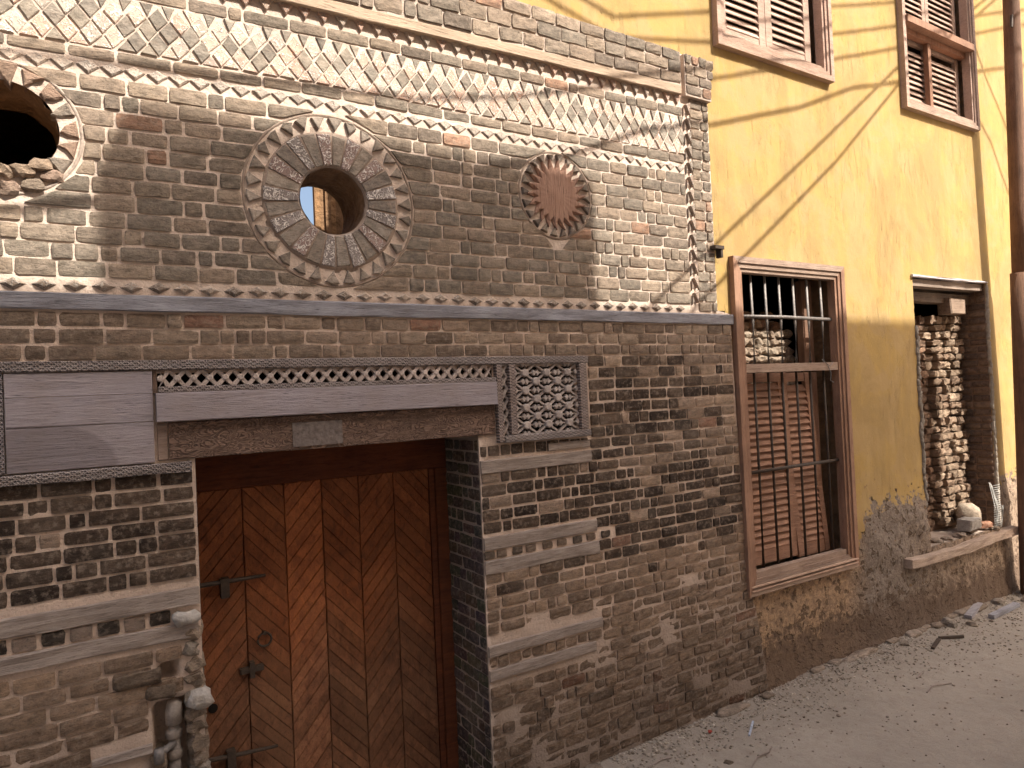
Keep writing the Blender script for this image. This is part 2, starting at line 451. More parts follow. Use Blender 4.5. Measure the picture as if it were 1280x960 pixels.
# ------------------------------------------------------------------ ground
GZ = 0.05
def build_ground():
    mb = MB()
    xs = [-200, -60, -20, -8, -3] + [ -1 + .05 * i for i in range(int(9.5 / .05))] + [9, 12, 30, 80, 300]
    ys = [-200, -50, -12, -4.2] + [-3.4 + .2 * i for i in range(8)] + [-1.75 + .05 * i for i in range(38)] + [.5, 3, 12, 60, 300]
    vs = []
    for y in ys:
        for x in xs:
            near = -1.1 <= x <= 8.6 and -3.5 < y < .3
            z = GZ
            if near:
                z += .012 * nz(x, y, 0, 2.1) + .006 * nz(x, y, 3, 9)
                z += .035 * sm(y, -.45, .02) * (.6 + .8 * nz(x, 5, 0, 1.7)) * sm(x, 2.2, 4.5)
                z -= .008 * math.exp(-((y + 1.15 - .10 * (x - 4)) / .05) ** 2) + .006 * math.exp(-((y + 1.35 - .10 * (x - 4)) / .05) ** 2)
            vs.append((x, y, z))
    W = len(xs)
    fs = [(j * W + i, j * W + i + 1, (j + 1) * W + i + 1, (j + 1) * W + i) for j in range(len(ys) - 1) for i in range(W - 1)]
    mb.add(vs, fs)
    return mb.build('ground', M['ground'], smooth=True, center=False, kind='structure')
build_ground()

# ================================================================== BRICK HOUSE
house = thing('brick_house', 'old grey brown brick house front with herringbone door, round windows and timber beams', 'house', (1.5, 0, 0))
XL = -1.25
KX = [-1.25, -.15, .9, 2.74, 3.3]
sawbot = lambda x: interp(x, KX, [3.222, 3.236, 3.262, 3.272, 3.272])
sawtop = lambda x: interp(x, KX, [3.275, 3.289, 3.322, 3.328, 3.328])
diabot = lambda x: interp(x, KX, [3.325, 3.337, 3.374, 3.384, 3.386])
diatop = lambda x: interp(x, KX, [3.52, 3.545, 3.578, 3.614, 3.62])
tribot = lambda x: interp(x, KX, [3.575, 3.60, 3.633, 3.668, 3.675])
strb = lambda x: interp(x, KX, [3.645, 3.664, 3.687, 3.732, 3.742])
strt = lambda x: strb(x) + .052
def edge(z):            # right edge of the brick front
    if z > 2.45: return 3.31
    return interp(z, [.0, .25, .6, .75, 2.45], [3.62, 3.585, 3.52, 3.46, 3.42])
CIRC = [(.935, 2.872, .375), (2.125, 3.032, .232), (-.215, 3.005, .238)]
HOLE = [(.935, 2.872, .142), (-.215, 3.005, .16)]
DOOR = (.35, -1, 1.60, 1.815)

def core(y, cell, name, mat, sgn=1):
    mb = MB()
    nxn = int((3.7 - XL) / cell); nzn = int(4.0 / cell)
    idx = {}
    def vid(i, j):
        k = (i, j)
        if k in idx: return idx[k]
        x = XL + i * cell; z = j * cell
        # snap onto door edges
        for e in (DOOR[0], DOOR[2]):
            if abs(x - e) < cell * .51 and z < DOOR[3] + cell: x = e
        if abs(z - DOOR[3]) < cell * .51 and DOOR[0] - cell < x < DOOR[2] + cell: z = DOOR[3]
        x = min(x, edge(z))
        yy = y if sgn > 0 or z < 2.3 else .30
        if sgn > 0: yy += .0012 * nz(x, z, 0, 6) + .0016 * nz(x, z, 7, 25)
        low = sm(z, 1.0, .1)
        if sgn > 0: yy += low * .012 * nz(x, z, 3, 5)
        if sgn > 0 and .17 < x < .30 and z < .92: yy += .09
        if sgn > 0 and .19 < x < .27 and .98 < z < 1.06: yy += .08
        for (cx, cz, r) in HOLE:
            d = math.hypot(x - cx, z - cz)
            if sgn > 0 and r - cell * .75 < d < r + cell * .75 and d > 0:
                x = cx + (x - cx) * (r + .004) / d; z = cz + (z - cz) * (r + .004) / d
        g = 1.25 + .15 * nz(x, z, 9, 1.5)
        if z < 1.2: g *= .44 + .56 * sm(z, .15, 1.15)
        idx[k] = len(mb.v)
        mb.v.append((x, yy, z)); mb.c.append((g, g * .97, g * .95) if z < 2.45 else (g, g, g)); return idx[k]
    for i in range(nxn):
        for j in range(nzn):
            x = XL + (i + .5) * cell; z = (j + .5) * cell
            if x > edge(z) + cell * .5: continue
            if DOOR[0] < x < DOOR[2] and z < DOOR[3]: continue
            if any(math.hypot(x - cx, z - cz) < r for cx, cz, r in HOLE): continue
            if sgn > 0 and ((.235 < x < 1.69 and 2.075 < z < 2.15) or (1.735 < x < 2.20 and 1.80 < z < 2.15)): continue
            if sgn < 0 and any(math.hypot(x - cx, z - cz) < r + .06 for cx, cz, r in HOLE): continue
            q = (vid(i, j), vid(i + 1, j), vid(i + 1, j + 1), vid(i, j + 1))
            mb.f.append(q)
    return mb.build(name, mat, house, smooth=True)
core(.0005, .02, 'mortar_wall', M['mortar'])
core(.42, .1, 'rear_wall_face', M['mud'], -1)
mb = MB(); box(mb, XL, 3.31, .006, .30, 3.97, 3.995, (.9,) * 3); mb.build('wall_return', M['mortar'], house)
mb = MB(); box(mb, XL, 3.06, -.031, .006, 3.745, 3.990, (1.0,) * 3); mb.build('wall_return', M['mortar'], house)
mb = MB(); box(mb, 3.092, 3.312, -.032, .006, 3.738, 3.988, (1.0,) * 3); mb.build('wall_return', M['mortar'], house)
mb = MB(); box(mb, .345, .352, .006, .42, 0, 1.815, (.6,) * 3); mb.build('wall_return', M['mortar'], house)
mb = MB(); box(mb, 1.599, 1.61, .006, .42, 0, 1.815, (.75,) * 3); mb.build('wall_return', M['mortar'], house)
mb = MB(); box(mb, .35, 1.60, .05, .42, 1.815, 1.83, (.6,) * 3); mb.build('wall_return', M['mortar'], house)

# reveals of the two open round windows
def hole_reveal(cx, cz, r, ragged, mat, parent, y1=.30):
    mb = MB(); n = 40; rings = [0.0, .03, .08, .16, .24, y1]
    for k, y in enumerate(rings):
        for i in range(n):
            t = 2 * math.pi * i / n
            rr = r + ragged * nz(math.cos(t) * 2, math.sin(t) * 2, y * 8, 1.5) + (.004 if k else 0)
            mb.v.append((cx + rr * math.cos(t), y, cz + rr * math.sin(t))); mb.c.append((1, 1, 1))
    for k in range(len(rings) - 1):
        for i in range(n):
            j = (i + 1) % n
            mb.f.append((k * n + i, k * n + j, (k + 1) * n + j, (k + 1) * n + i))
    return mb.build('reveal', mat, parent, smooth=True)

# ---- tints
def tint(x, z):
    r = R_.random(); g = R_.uniform(.8, 1.2)
    if z > 2.45:
        b = R_.choice([(.25, .218, .18), (.215, .195, .165), (.275, .23, .186), (.20, .183, .158), (.30, .255, .205)])
        if r < .03: b = (.34, .225, .165)
        elif r < .12: b = (.19, .165, .14)
    elif z > 2.19:
        b = R_.choice([(.27, .215, .172), (.225, .18, .142), (.30, .245, .195), (.175, .138, .11)])
        if r < .015: b = (.26, .16, .12)
    else:
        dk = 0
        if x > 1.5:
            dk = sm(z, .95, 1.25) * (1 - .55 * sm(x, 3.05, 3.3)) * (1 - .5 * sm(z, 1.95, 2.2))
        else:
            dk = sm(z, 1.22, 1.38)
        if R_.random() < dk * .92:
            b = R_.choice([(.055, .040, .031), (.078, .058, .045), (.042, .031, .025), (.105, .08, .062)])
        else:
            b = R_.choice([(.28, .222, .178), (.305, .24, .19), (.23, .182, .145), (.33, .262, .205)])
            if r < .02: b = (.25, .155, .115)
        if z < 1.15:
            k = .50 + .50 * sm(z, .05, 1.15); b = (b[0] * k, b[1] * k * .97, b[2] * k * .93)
    return (b[0] * g * 1.04, b[1] * g * .98, b[2] * g * .94)

BR = []      # (quad, yf, color, T, seen size, wear)
def seen(x, z, w, h, y=0):
    v = Vector((x, y + 2.91, z - 2.0)); d = v.length
    return w * h * (2.91 / d) / d ** 2
def rows(z0, z1, xa, xb, excl=(), circ=(), pitch=.0610, yf=-.0062, lenr=(.12, .165), head=.32, gap=.0092, rough=.0013, top=None, bot=None, size=None, wear=.003, T=IDT, tintf=tint, seenf=None, slope=0.0):
    """bricks laid in courses.  top/bot: optional functions of x bounding the field"""
    n = max(1, round((z1 - z0) / pitch)); p = (z1 - z0) / n
    for k in range(n):
        za = z0 + k * p; zb = za + p
        a = xa(za + p / 2) if callable(xa) else xa
        b = xb(za + p / 2) if callable(xb) else xb
        cuts = []
        for e in excl:
            if za + .012 < e[3] and zb - .012 > e[1]: cuts.append((e[0], e[0], e[2], e[2]))
        for (cx, cz, r) in circ:
            def hc(z):
                d = abs(z - cz)
                return math.sqrt(r * r - d * d) if d < r else -1
            ha, hb = hc(za), hc(zb)
            if ha < 0 and hb < 0: continue
            if ha < 0: ha = max(0, hb * .35)
            if hb < 0: hb = max(0, ha * .35)
            cuts.append((cx - ha, cx - hb, cx + ha, cx + hb))
        cuts.sort()
        segs = []; cur = (a, a)
        for c in cuts:
            if c[0] > cur[0] and c[1] > cur[1]: segs.append((cur[0], cur[1], c[0], c[1]))
            cur = (max(cur[0], c[2]), max(cur[1], c[3]))
        segs.append((cur[0], cur[1], b, b))
        for (la, lb, ra, rb) in segs:
            L = min(ra, rb) - max(la, lb)
            if L < .02: continue
            xs = [0.0]; t = -R_.uniform(0, .1) if L > .3 else 0
            while True:
                t += R_.uniform(.056, .078) if R_.random() < head else R_.uniform(*lenr)
                if t >= L - .045: break
                if t > .04: xs.append(t)
            xs.append(L)
            base = max(la, lb)
            for i in range(len(xs) - 1):
                x0a = x0b = base + xs[i]; x1a = x1b = base + xs[i + 1]
                if i == 0: x0a, x0b = la, lb
                if i == len(xs) - 2: x1a, x1b = ra, rb
                g = gap / 2 * R_.uniform(.6, 1.4)
                def zz(x, z):
                    s = (z - z0) / (z1 - z0)
                    q = z + .005 * nz(x, z, 2, 1.6) + slope * x
                    if bot: q += (bot(x) - z0) * (1 - s)
                    if top: q += (top(x) - z1) * s
                    return q
                e = lambda: R_.uniform(-.0015, .0015)
                q = [(x0a + g, zz(x0a, za) + g + e()), (x1a - g, zz(x1a, za) + g + e()), (x1b - g, zz(x1b, zb) - g + e()), (x0b + g, zz(x0b, zb) - g + e())]
                if q[1][0] - q[0][0] < .012 or q[2][0] - q[3][0] < .008: continue
                xm = (x0a + x1a) / 2; zm = (za + zb) / 2
                y = yf + R_.uniform(-.0035, .0025)
                rg = rough
                if zm < .9 and T is IDT: rg = rough * 2.2; y += R_.uniform(-.003, .006)
                sz = seenf(xm, zm, x1a - x0a, p) if seenf else seen(xm, zm, x1a - x0a, p)
                # outside the frame on the left counts last
                if T is IDT and xm < -.26 - .0 * zm: sz = 0
                BR.append((q, y, tintf(xm, zm), T, sz, wear, rg))

WOODR = [(1.6, 1.622, 2.275, 1.690), (1.6, 1.254, 2.29, 1.320), (1.6, 1.138, 2.30, 1.206), (1.6, .744, 2.30, .80), (1.6, .628, 2.25, .685), (1.6, .686, 2.30, .743)]
WOODL = [(-2, 1.253, .346, 1.322), (-2, 1.132, .34, 1.194), (-.02, .742, .17, .775)]
BLOCKR = (1.6, 1.206, 2.42, 1.254)
# field with the round windows
rows(2.492, 3.26, XL, 3.085, circ=CIRC, pitch=.0625, top=sawbot)
# shallow course over the saw row, course over the lattice of diamonds
rows(3.328, 3.386, XL, 3.085, pitch=.06, top=diabot, bot=sawtop, lenr=(.14, .19), head=.05)
rows(3.62, 3.675, XL, 3.085, pitch=.06, top=tribot, bot=diatop, lenr=(.14, .20), head=.05)
# pilaster and corbelled end
rows(2.448, 3.74, 3.143, 3.306, pitch=.0625, yf=-.008, lenr=(.085, .12), head=.3, rough=.0025)
rows(3.745, 3.995, 3.093, lambda z: 3.312 + .03 * sm(z, 3.74, 3.98), pitch=.0625, yf=-.039, lenr=(.11, .14), head=.4, rough=.003)
rows(3.748, 3.995, XL, 3.058, pitch=.083, yf=-.040, bot=lambda x: strt(x) + .002, lenr=(.13, .18), head=.15, rough=.0028, wear=.008)
# between the long beam and the carved frame
rows(2.192, 2.372, XL, 3.42, pitch=.06)
rows(1.75, 2.192, 2.265, 3.42, excl=[(1.6, 1.75, 2.28, 2.2)], pitch=.061, gap=.0105)
rows(1.70, 1.76, 1.60, 2.265, pitch=.06, lenr=(.06, .075), head=.3)
rows(.688, .742, 1.601, 2.30, pitch=.054, lenr=(.06, .08), head=.4)
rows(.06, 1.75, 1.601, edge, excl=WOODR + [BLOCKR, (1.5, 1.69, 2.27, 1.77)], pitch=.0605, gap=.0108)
for xb in [1.63, 1.70, 1.79, 1.87, 1.97, 2.06, 2.16, 2.25, 2.35]:     # short headers between the tie timbers
    q = [(xb - .028, 1.212), (xb + .03, 1.212), (xb + .03, 1.248), (xb - .028, 1.248)]
    BR.append((q, -.007, (.20, .15, .115) if R_.random() < .6 else (.09, .07, .055), IDT, seen(xb, 1.23, .06, .04), 0, .002))
# left of the door
rows(1.806, 2.150, XL, -.34, pitch=.06)
NOTCH = [(.165, .28, .30, .93), (.17, .985, .285, 1.055), (.285, .2, .36, 1.25), (.20, .93, .285, .985)]
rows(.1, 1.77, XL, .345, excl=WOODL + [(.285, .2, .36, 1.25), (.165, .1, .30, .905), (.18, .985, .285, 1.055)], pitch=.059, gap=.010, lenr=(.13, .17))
# door reveal on the right, facing -X
TR = lambda x, y, z: (1.599 + y, x, z)
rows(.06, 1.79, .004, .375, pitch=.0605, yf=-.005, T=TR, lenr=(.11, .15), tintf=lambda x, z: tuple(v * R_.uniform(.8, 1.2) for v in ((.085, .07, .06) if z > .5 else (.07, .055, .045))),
     seenf=lambda x, z, w, h: seen(1.6, z, w * .4, h, x))

for k in range(18):     # dark bricks and timber ends between the two left tie timbers
    xb = -1.20 + k * .083
    q = [(xb - .034, 1.200), (xb + .034, 1.200), (xb + .034, 1.247), (xb - .034, 1.247)]
    BR.append((q, -.006, (.05, .04, .033) if k % 2 else (.27, .21, .175), IDT, seen(xb, 1.23, .06, .04), 0, .002))
BR.sort(key=lambda b: -b[4])
def one(mb, b): brick(mb, b[0], b[1], .02, b[2], rough=b[6], T=b[3], wear=b[5])
for b in BR[:300]:
    mb = MB(); one(mb, b); mb.build('brick', M['brick'], house)
mb = MB()
for b in BR[300:]: one(mb, b)
mb.build('bricks', M['brick'], house, kind='stuff')

# ---- timbers
def beam(name, x0, x1, z0, z1, yf, yb, mat, parent=house, step=.09, j=.0025, c=(1, 1, 1), zf=None, b=.004):
    """long worn timber with uneven arrises; zf shifts z along x"""
    mb = MB(); n = max(2, int((x1 - x0) / step)); zf = zf or (lambda x: 0)
    sd = R_.uniform(0, 40)
    prof = [(yb, z0), (yf + b, z0), (yf, z0 + b), (yf, (z0 + z1) / 2), (yf, z1 - b), (yf + b, z1), (yb, z1)]
    P_ = len(prof)
    for i in range(n + 1):
        x = x0 + (x1 - x0) * i / n
        for k, (y, z) in enumerate(prof):
            wob = j * nz(x * 4, k * 1.7, sd) * 1.6 + R_.uniform(-j, j) * .3
            mb.v.append((x, y + (wob if y < yb else 0), z + zf(x) + wob * .8)); mb.c.append(c)
    for i in range(n):
        for k in range(P_ - 1):
            a = i * P_ + k
            mb.f.append((a, a + P_, a + P_ + 1, a + 1))
    mb.f.append(tuple(range(P_))); mb.f.append(tuple(n * P_ + k for k in range(P_ - 1, -1, -1)))
    return mb.build(name, mat, parent)
beam('long_beam', XL, 3.435, 2.374, 2.434, -.016, .05, M['beam'], j=.003)
for (x0, z0, x1, z1) in WOODR[:5]:
    beam('tie_timber', 1.603, x1, z0 + .002, z1 - .002, -.011, .05, M['timber'], j=.003)
for (x0, z0, x1, z1) in WOODL:
    beam('tie_timber', max(XL, x0), x1, z0 + .002, z1 - .002, -.012, .05, M['timber'], j=.004)
beam('tie_timber', 2.0, 2.27, 1.703, 1.745, -.010, .05, M['timber'], j=.003)
cb = beam('cornice_board', XL, 3.058, 0, .052, -.034, .01, M['strip'], j=.0012, zf=lambda x: strb(x), b=.003)

# ---- tooth rows
def tooth(poly, yf, c, parent, mat='teeth', bev=.004, j=.002, name='tooth_brick', yb=.012):
    mb = MB(); prism(mb, poly, yf, yb, bev, c, j=j); return mb.build(name, M[mat], parent)
def pick(*cs): c = R_.choice(cs); g = R_.uniform(.82, 1.18); return tuple(v * g for v in c)
x = XL + .05
while x < 3.06:        # saw row under the diamonds
    zc = (sawbot(x) + sawtop(x)) / 2 + R_.uniform(-.002, .002); h = .025
    tooth([(x - .037, zc + .006), (x, zc - h), (x + .037, zc + .006), (x, zc + h)], -.008, pick((1.45, 1.45, 1.45), (1.15, 1.15, 1.15), (1.7, 1.65, 1.6)), house, bev=.005)
    x += .0775 * R_.uniform(.96, 1.04)
x = XL + .05
while x < 3.06:        # saw row on the long beam: little pyramids
    zc = 2.463 + R_.uniform(-.002, .002); g = pick((1.1, 1.05, 1), (.85, .8, .75), (1.4, 1.35, 1.3))
    mb = MB(); r1, r2 = .043, .025
    ring = [(x - r1, zc), (x, zc - r2), (x + r1, zc), (x, zc + r2)]
    mb.add([(a, .004, b) for a, b in ring] + [(a * .45 + x * .55, -.014 + R_.uniform(-.003, .003), b * .45 + zc * .55) for a, b in ring],
           [(4, 5, 6, 7)] + [(i, (i + 1) % 4, 4 + (i + 1) % 4, 4 + i) for i in range(4)], g)
    mb.build('tooth_brick', M['teeth'], house)
    x += .091 * R_.uniform(.96, 1.04)
x = XL + .05
while x < 3.05:        # triangular teeth hanging from the cornice board, with rims
    za = strb(x) + .004; zb = tribot(x) + .008
    tooth([(x - .033, za), (x, zb), (x + .033, za)], -.014, pick((1.25, 1.1, 1), (1.1, 1.05, 1.0), (1.3, 1.0, .9)), house, bev=.005)
    x += .0815 * R_.uniform(.97, 1.03)
z = 2.50
while z < 3.64:        # upright row beside the pilaster
    tooth([(3.132, z), (3.136, z + .075), (3.10, z + .058)], -.022, pick((1.2, 1.05, .98), (1, .95, .9)), house)
    tooth([(3.088, z - .015), (3.108, z + .01), (3.090, z + .045)], -.012, pick((1.2, 1.05, .98), (1, .95, .9)), house)
    z += .087
# ---- band of diamond bricks
NR = 4
hx = .0372
i = 0; x = -.80
while x < 3.08:
    zb_, zt_ = diabot(x), diatop(x); dz = (zt_ - zb_) / (NR + .25)
    for r in range(0, NR + 2):
        if (r + i) % 2: continue
        zc = zb_ + r * dz
        P4 = [(x - hx, zc), (x, zc - dz), (x + hx, zc), (x, zc + dz)]
        sh = .89
        P4 = [(x + (a - x) * sh, zc + (b - zc) * sh) for a, b in P4]
        lo, hi = zb_ + .003, zt_ - .003
        if r == 0: P4 = [(x - hx * .8, lo), (x + hx * .8, lo), (x, zc + dz * sh)]
        if r >= NR: P4 = [(x - hx * .6, hi), (x, max(zc - dz * sh, lo)), (x + hx * .6, hi)] if r == NR else None
        if P4 is None: continue
        grey = (r in (2, 4) and R_.random() < .85) or R_.random() < .12
        skew = R_.uniform(-.005, .007)
        ox, oz = R_.uniform(-.002, .002), R_.uniform(-.003, .003)
        P4 = [(a + ox, min(max(b + oz, lo), hi)) for a, b in P4]
        P4 = [(a + skew * (b - zc) / dz, b) for a, b in P4]
        if grey: tooth(P4, -.006 + R_.uniform(-.003, .003), pick((.31, .28, .24), (.28, .25, .215), (.34, .30, .25)), house, 'brick', .003, .002, 'diamond_brick')
        else: tooth(P4, -.005 + R_.uniform(-.003, .002), pick((1, 1, 1), (1.1, .92, .85), (.95, 1, 1), (1.15, 1.1, 1.05)), house, 'pale_tile', .003, .002, 'diamond_brick')
    x += hx; i += 1

# ---- first round window
rw = part('round_window', house, (.935, 0, 2.872), 'round open window ringed by scrollwork and plain wedge bricks')
cx, cz = .935, 2.872
mb = MB()     # mortar ring
n = 64
for rr, y in ((.378, .003), (.374, -.004), (.368, -.005), (.364, .002), (.30, .001), (.292, -.008), (.15, -.008), (.143, .006)):
    for i in range(n):
        t = 2 * math.pi * i / n; q = rr + .003 * nz(math.cos(t) * 4, math.sin(t) * 4, rr * 9)
        mb.v.append((cx + q * math.cos(t), y, cz + q * math.sin(t))); mb.c.append((.68, .645, .62))
for k in range(7):
    for i in range(n):
        j = (i + 1) % n; mb.f.append((k * n + i, k * n + j, (k + 1) * n + j, (k + 1) * n + i))
mb.build('mortar_ring', M['mortar'], rw, smooth=True)
for i in range(26):
    t = math.radians(90 - i * 360 / 26 + 7); dt = math.pi / 26 * .90
    r0, r1 = .150 + R_.uniform(0, .004), .292 + R_.uniform(-.008, .004)
    P4 = [(cx + r * math.cos(t + s), cz + r * math.sin(t + s)) for r, s in ((r0, dt), (r0, -dt), (r1, -dt), ((r0 + r1) / 2 + .0, -dt), (r1, dt)) if True]
    P4 = [(cx + r0 * math.cos(t + dt), cz + r0 * math.sin(t + dt)), (cx + r0 * math.cos(t - dt), cz + r0 * math.sin(t - dt)), (cx + r1 * math.cos(t - dt * .93), cz + r1 * math.sin(t - dt * .93)), (cx + r1 * math.cos(t + dt * .93), cz + r1 * math.sin(t + dt * .93))]
    mb = MB()
    if i % 2: prism(mb, P4, -.0115 + R_.uniform(-.002, .001), .01, .003, pick((.30, .265, .23), (.27, .235, .205), (.33, .285, .24)), j=.0015); mb.build('wedge_brick', M['brick'], rw)
    else: prism(mb, P4, -.0130 + R_.uniform(-.002, .001), .01, .003, pick((1, 1, 1), (1.2, 1, .95)), j=.001); mb.build('wedge_brick', M['scroll'], rw)
for i in range(30):
    t = math.radians(i * 12 + 3); d = .078
    r1, r0 = .355, .303
    P3 = [(cx + r1 * math.cos(t + d), cz + r1 * math.sin(t + d)), (cx + r0 * math.cos(t + .01), cz + r0 * math.sin(t + .01)), (cx + r1 * math.cos(t - d), cz + r1 * math.sin(t - d)), (cx + (r1 + .006) * math.cos(t), cz + (r1 + .006) * math.sin(t))]
    mb = MB(); prism(mb, P3, -.015 + R_.uniform(-.003, .003), .006, .004, pick((.32, .275, .235), (.36, .31, .265), (.28, .24, .20)), j=.005)
    mb.build('tooth_brick', M['brick'], rw)
hole_reveal(cx, cz, .142, .006, M['mud'], rw)

# ---- blind roundel with wooden star disc
cx, cz = 2.125, 3.032
rd = part('blind_roundel', house, (cx, 0, cz), 'small round panel filled by a red brown wooden star disc')
mb = MB(); n = 48
for rr, y in ((.235, .003), (.231, -.004), (.226, -.005), (.222, .002), (.17, .003)):
    for i in range(n):
        t = 2 * math.pi * i / n
        mb.v.append((cx + rr * math.cos(t), y, cz + rr * math.sin(t))); mb.c.append((.64, .60, .57))
for k in range(4):
    for i in range(n):
        j = (i + 1) % n; mb.f.append((k * n + i, k * n + j, (k + 1) * n + j, (k + 1) * n + i))
mb.build('mortar_ring', M['mortar'], rd, smooth=True)
for i in range(22):
    t = math.radians(i * 360 / 22); d = .10
    P3 = [(cx + .216 * math.cos(t + d), cz + .216 * math.sin(t + d)), (cx + .172 * math.cos(t + .02), cz + .172 * math.sin(t + .02)), (cx + .216 * math.cos(t - d), cz + .216 * math.sin(t - d))]
    mb = MB(); prism(mb, P3, -.018, .006, .004, pick((.20, .165, .14), (.26, .22, .18)), j=.004); mb.build('tooth_brick', M['brick'], rd)
mb = MB(); N = 44; star = []
for i in range(N):
    t = 2 * math.pi * i / N - .12; rr = .186 if i % 2 else .140
    star.append((cx + rr * math.cos(t + (.05 if i % 2 else 0)), cz + rr * math.sin(t + (.05 if i % 2 else 0))))
inn = [(cx + (.152 if i % 2 else .118) * math.cos(2 * math.pi * i / N - .12), cz + (.152 if i % 2 else .118) * math.sin(2 * math.pi * i / N - .12)) for i in range(N)]
vs = [(cx, -.020, cz)] + [(a, -.016, b) for a, b in inn] + [(a, -.022 if k % 2 else -.002, b) for k, (a, b) in enumerate(star)] + [(a, .008, b) for a, b in star]
fs = [(0, 1 + i, 1 + (i + 1) % N) for i in range(N)]
for i in range(N):
    k = (i + 1) % N
    fs += [(1 + i, 1 + N + i, 1 + N + k, 1 + k), (1 + N + i, 1 + 2 * N + i, 1 + 2 * N + k, 1 + N + k)]
mb.add(vs, fs); mb.build('star_disc', M['disc'], rd)

# ---- broken round window at the left edge
cx, cz = -.215, 3.005
bw = part('broken_round_window', house, (cx, 0, cz), 'ragged round hole rimmed with reddish broken bricks')
hole_reveal(cx, cz, .162, .022, M['mud'], bw)
for i in range(18):
    t = math.radians(i * 20 + 6); r0, r1 = .155 + R_.uniform(-.01, .006), .222; d = .135
    if 3.9 < t < 5.6:
        mb = MB(); rr = .185
        for q in range(1):
            stone(mb, (cx + rr * math.cos(t), .0, cz + (rr - .03) * math.sin(t)), (.036, .03, .026), pick((.36, .27, .20), (.30, .20, .15)), 1)
        mb.build('broken_brick', M['rubble'], bw)
        mb = MB(); stone(mb, (cx + .212 * math.cos(t + .1), .0, cz + .212 * math.sin(t + .1)), (.034, .02, .024), pick((.36, .29, .23), (.33, .24, .19)), 1); mb.build('broken_brick', M['rubble'], bw)
        continue
    P3 = [(cx + r1 * math.cos(t + d), cz + r1 * math.sin(t + d)), (cx + (r0 + .02) * math.cos(t + d * .5), cz + (r0 + .02) * math.sin(t + d * .5)), (cx + r0 * math.cos(t - d * .3), cz + r0 * math.sin(t - d * .3)), (cx + (r0 + .03) * math.cos(t - d * .8), cz + (r0 + .03) * math.sin(t - d * .8)), (cx + r1 * math.cos(t - d), cz + r1 * math.sin(t - d))]
    mb = MB(); prism(mb, P3, -.013 + R_.uniform(-.005, .005), .05, .005, pick((.36, .25, .19), (.33, .28, .235), (.38, .29, .22)), j=.008)
    mb.build('broken_brick', M['rubble'], bw)
mb = MB(); n = 48
for rr, y in ((.240, .003), (.236, -.004), (.230, -.004), (.224, .003)):
    for i in range(n):
        t = 2 * math.pi * i / n; mb.v.append((cx + rr * math.cos(t), y, cz + rr * math.sin(t))); mb.c.append((.85,) * 3)
for k in range(3):
    for i in range(n):
        j = (i + 1) % n; mb.f.append((k * n + i, k * n + j, (k + 1) * n + j, (k + 1) * n + i))
mb.build('mortar_ring', M['mortar'], bw, smooth=True)
# dark room behind the left window, sunlit mud wall behind the open round window
mb = MB()
box(mb, -1.24, .66, 1.9, 2.0, 0, 3.5); box(mb, .58, .66, .42, 1.9, 0, 3.5); box(mb, -1.24, .66, .31, 2.0, 3.5, 3.6); box(mb, -1.24, -1.14, .31, 1.9, 0, 3.5)
mb.build('inner_room', M['mud'], house)
mb = MB()   # reed and mud wall
for k in range(30):
    x0 = 1.178 + k * .03
    box(mb, x0, x0 + .032, 1.1 + R_.uniform(-.008, .008), 1.13, 0, 3.52 + R_.uniform(-.03, .03), pick((1.3, 1.2, 1.05), (.9, .85, .8), (1.1, 1, .9)), j=.004)
mb.build('inner_reed_wall', M['mud'], house)

# ---- carved frame, lattices, boards, lintel
beam('carved_rail', XL, 2.268, 2.152, 2.190, -.026, .03, M['carved'], j=.0015)
cl = beam('carved_rail', XL, .335, 1.765, 1.802, -.030, .03, M['carved'], j=.003)
mb = MB(); box(mb, -.335, -.24, -.022, .02, 1.806, 2.150, (.85, .88, .95), .003); mb.build('frame_stile', M['carved'], house)
for (z0, z1, yf) in ((2.066, 2.148, -.020), (1.962, 2.064, -.0215), (1.808, 1.960, -.020)):
    mb = MB(); box(mb, -.236, .212, yf, .02, z0, z1, (1, 1, 1), .0015); mb.build('panel_board', M['board'], house)
beam('lintel_board', .222, 1.694, 1.957, 2.066, -.040, .02, M['board'], j=.0012, b=.0025)
mb = MB(); box(mb, .224, .258, -.008, .04, 1.812, 1.954, (.9, .8, .75), .003); mb.build('frame_stile', M['timber'], house)
beam('carved_lintel', .262, 1.690, 1.812, 1.954, -.012, .40, M['carved_lintel'], j=.002)
mb = MB(); box(mb, .72, .93, -.0155, -.0125, 1.825, 1.925, (1, 1, 1)); mb.build('grey_patch', simple('grey_patch', (.25, .205, .185), .8, 0, .006, 50), house)
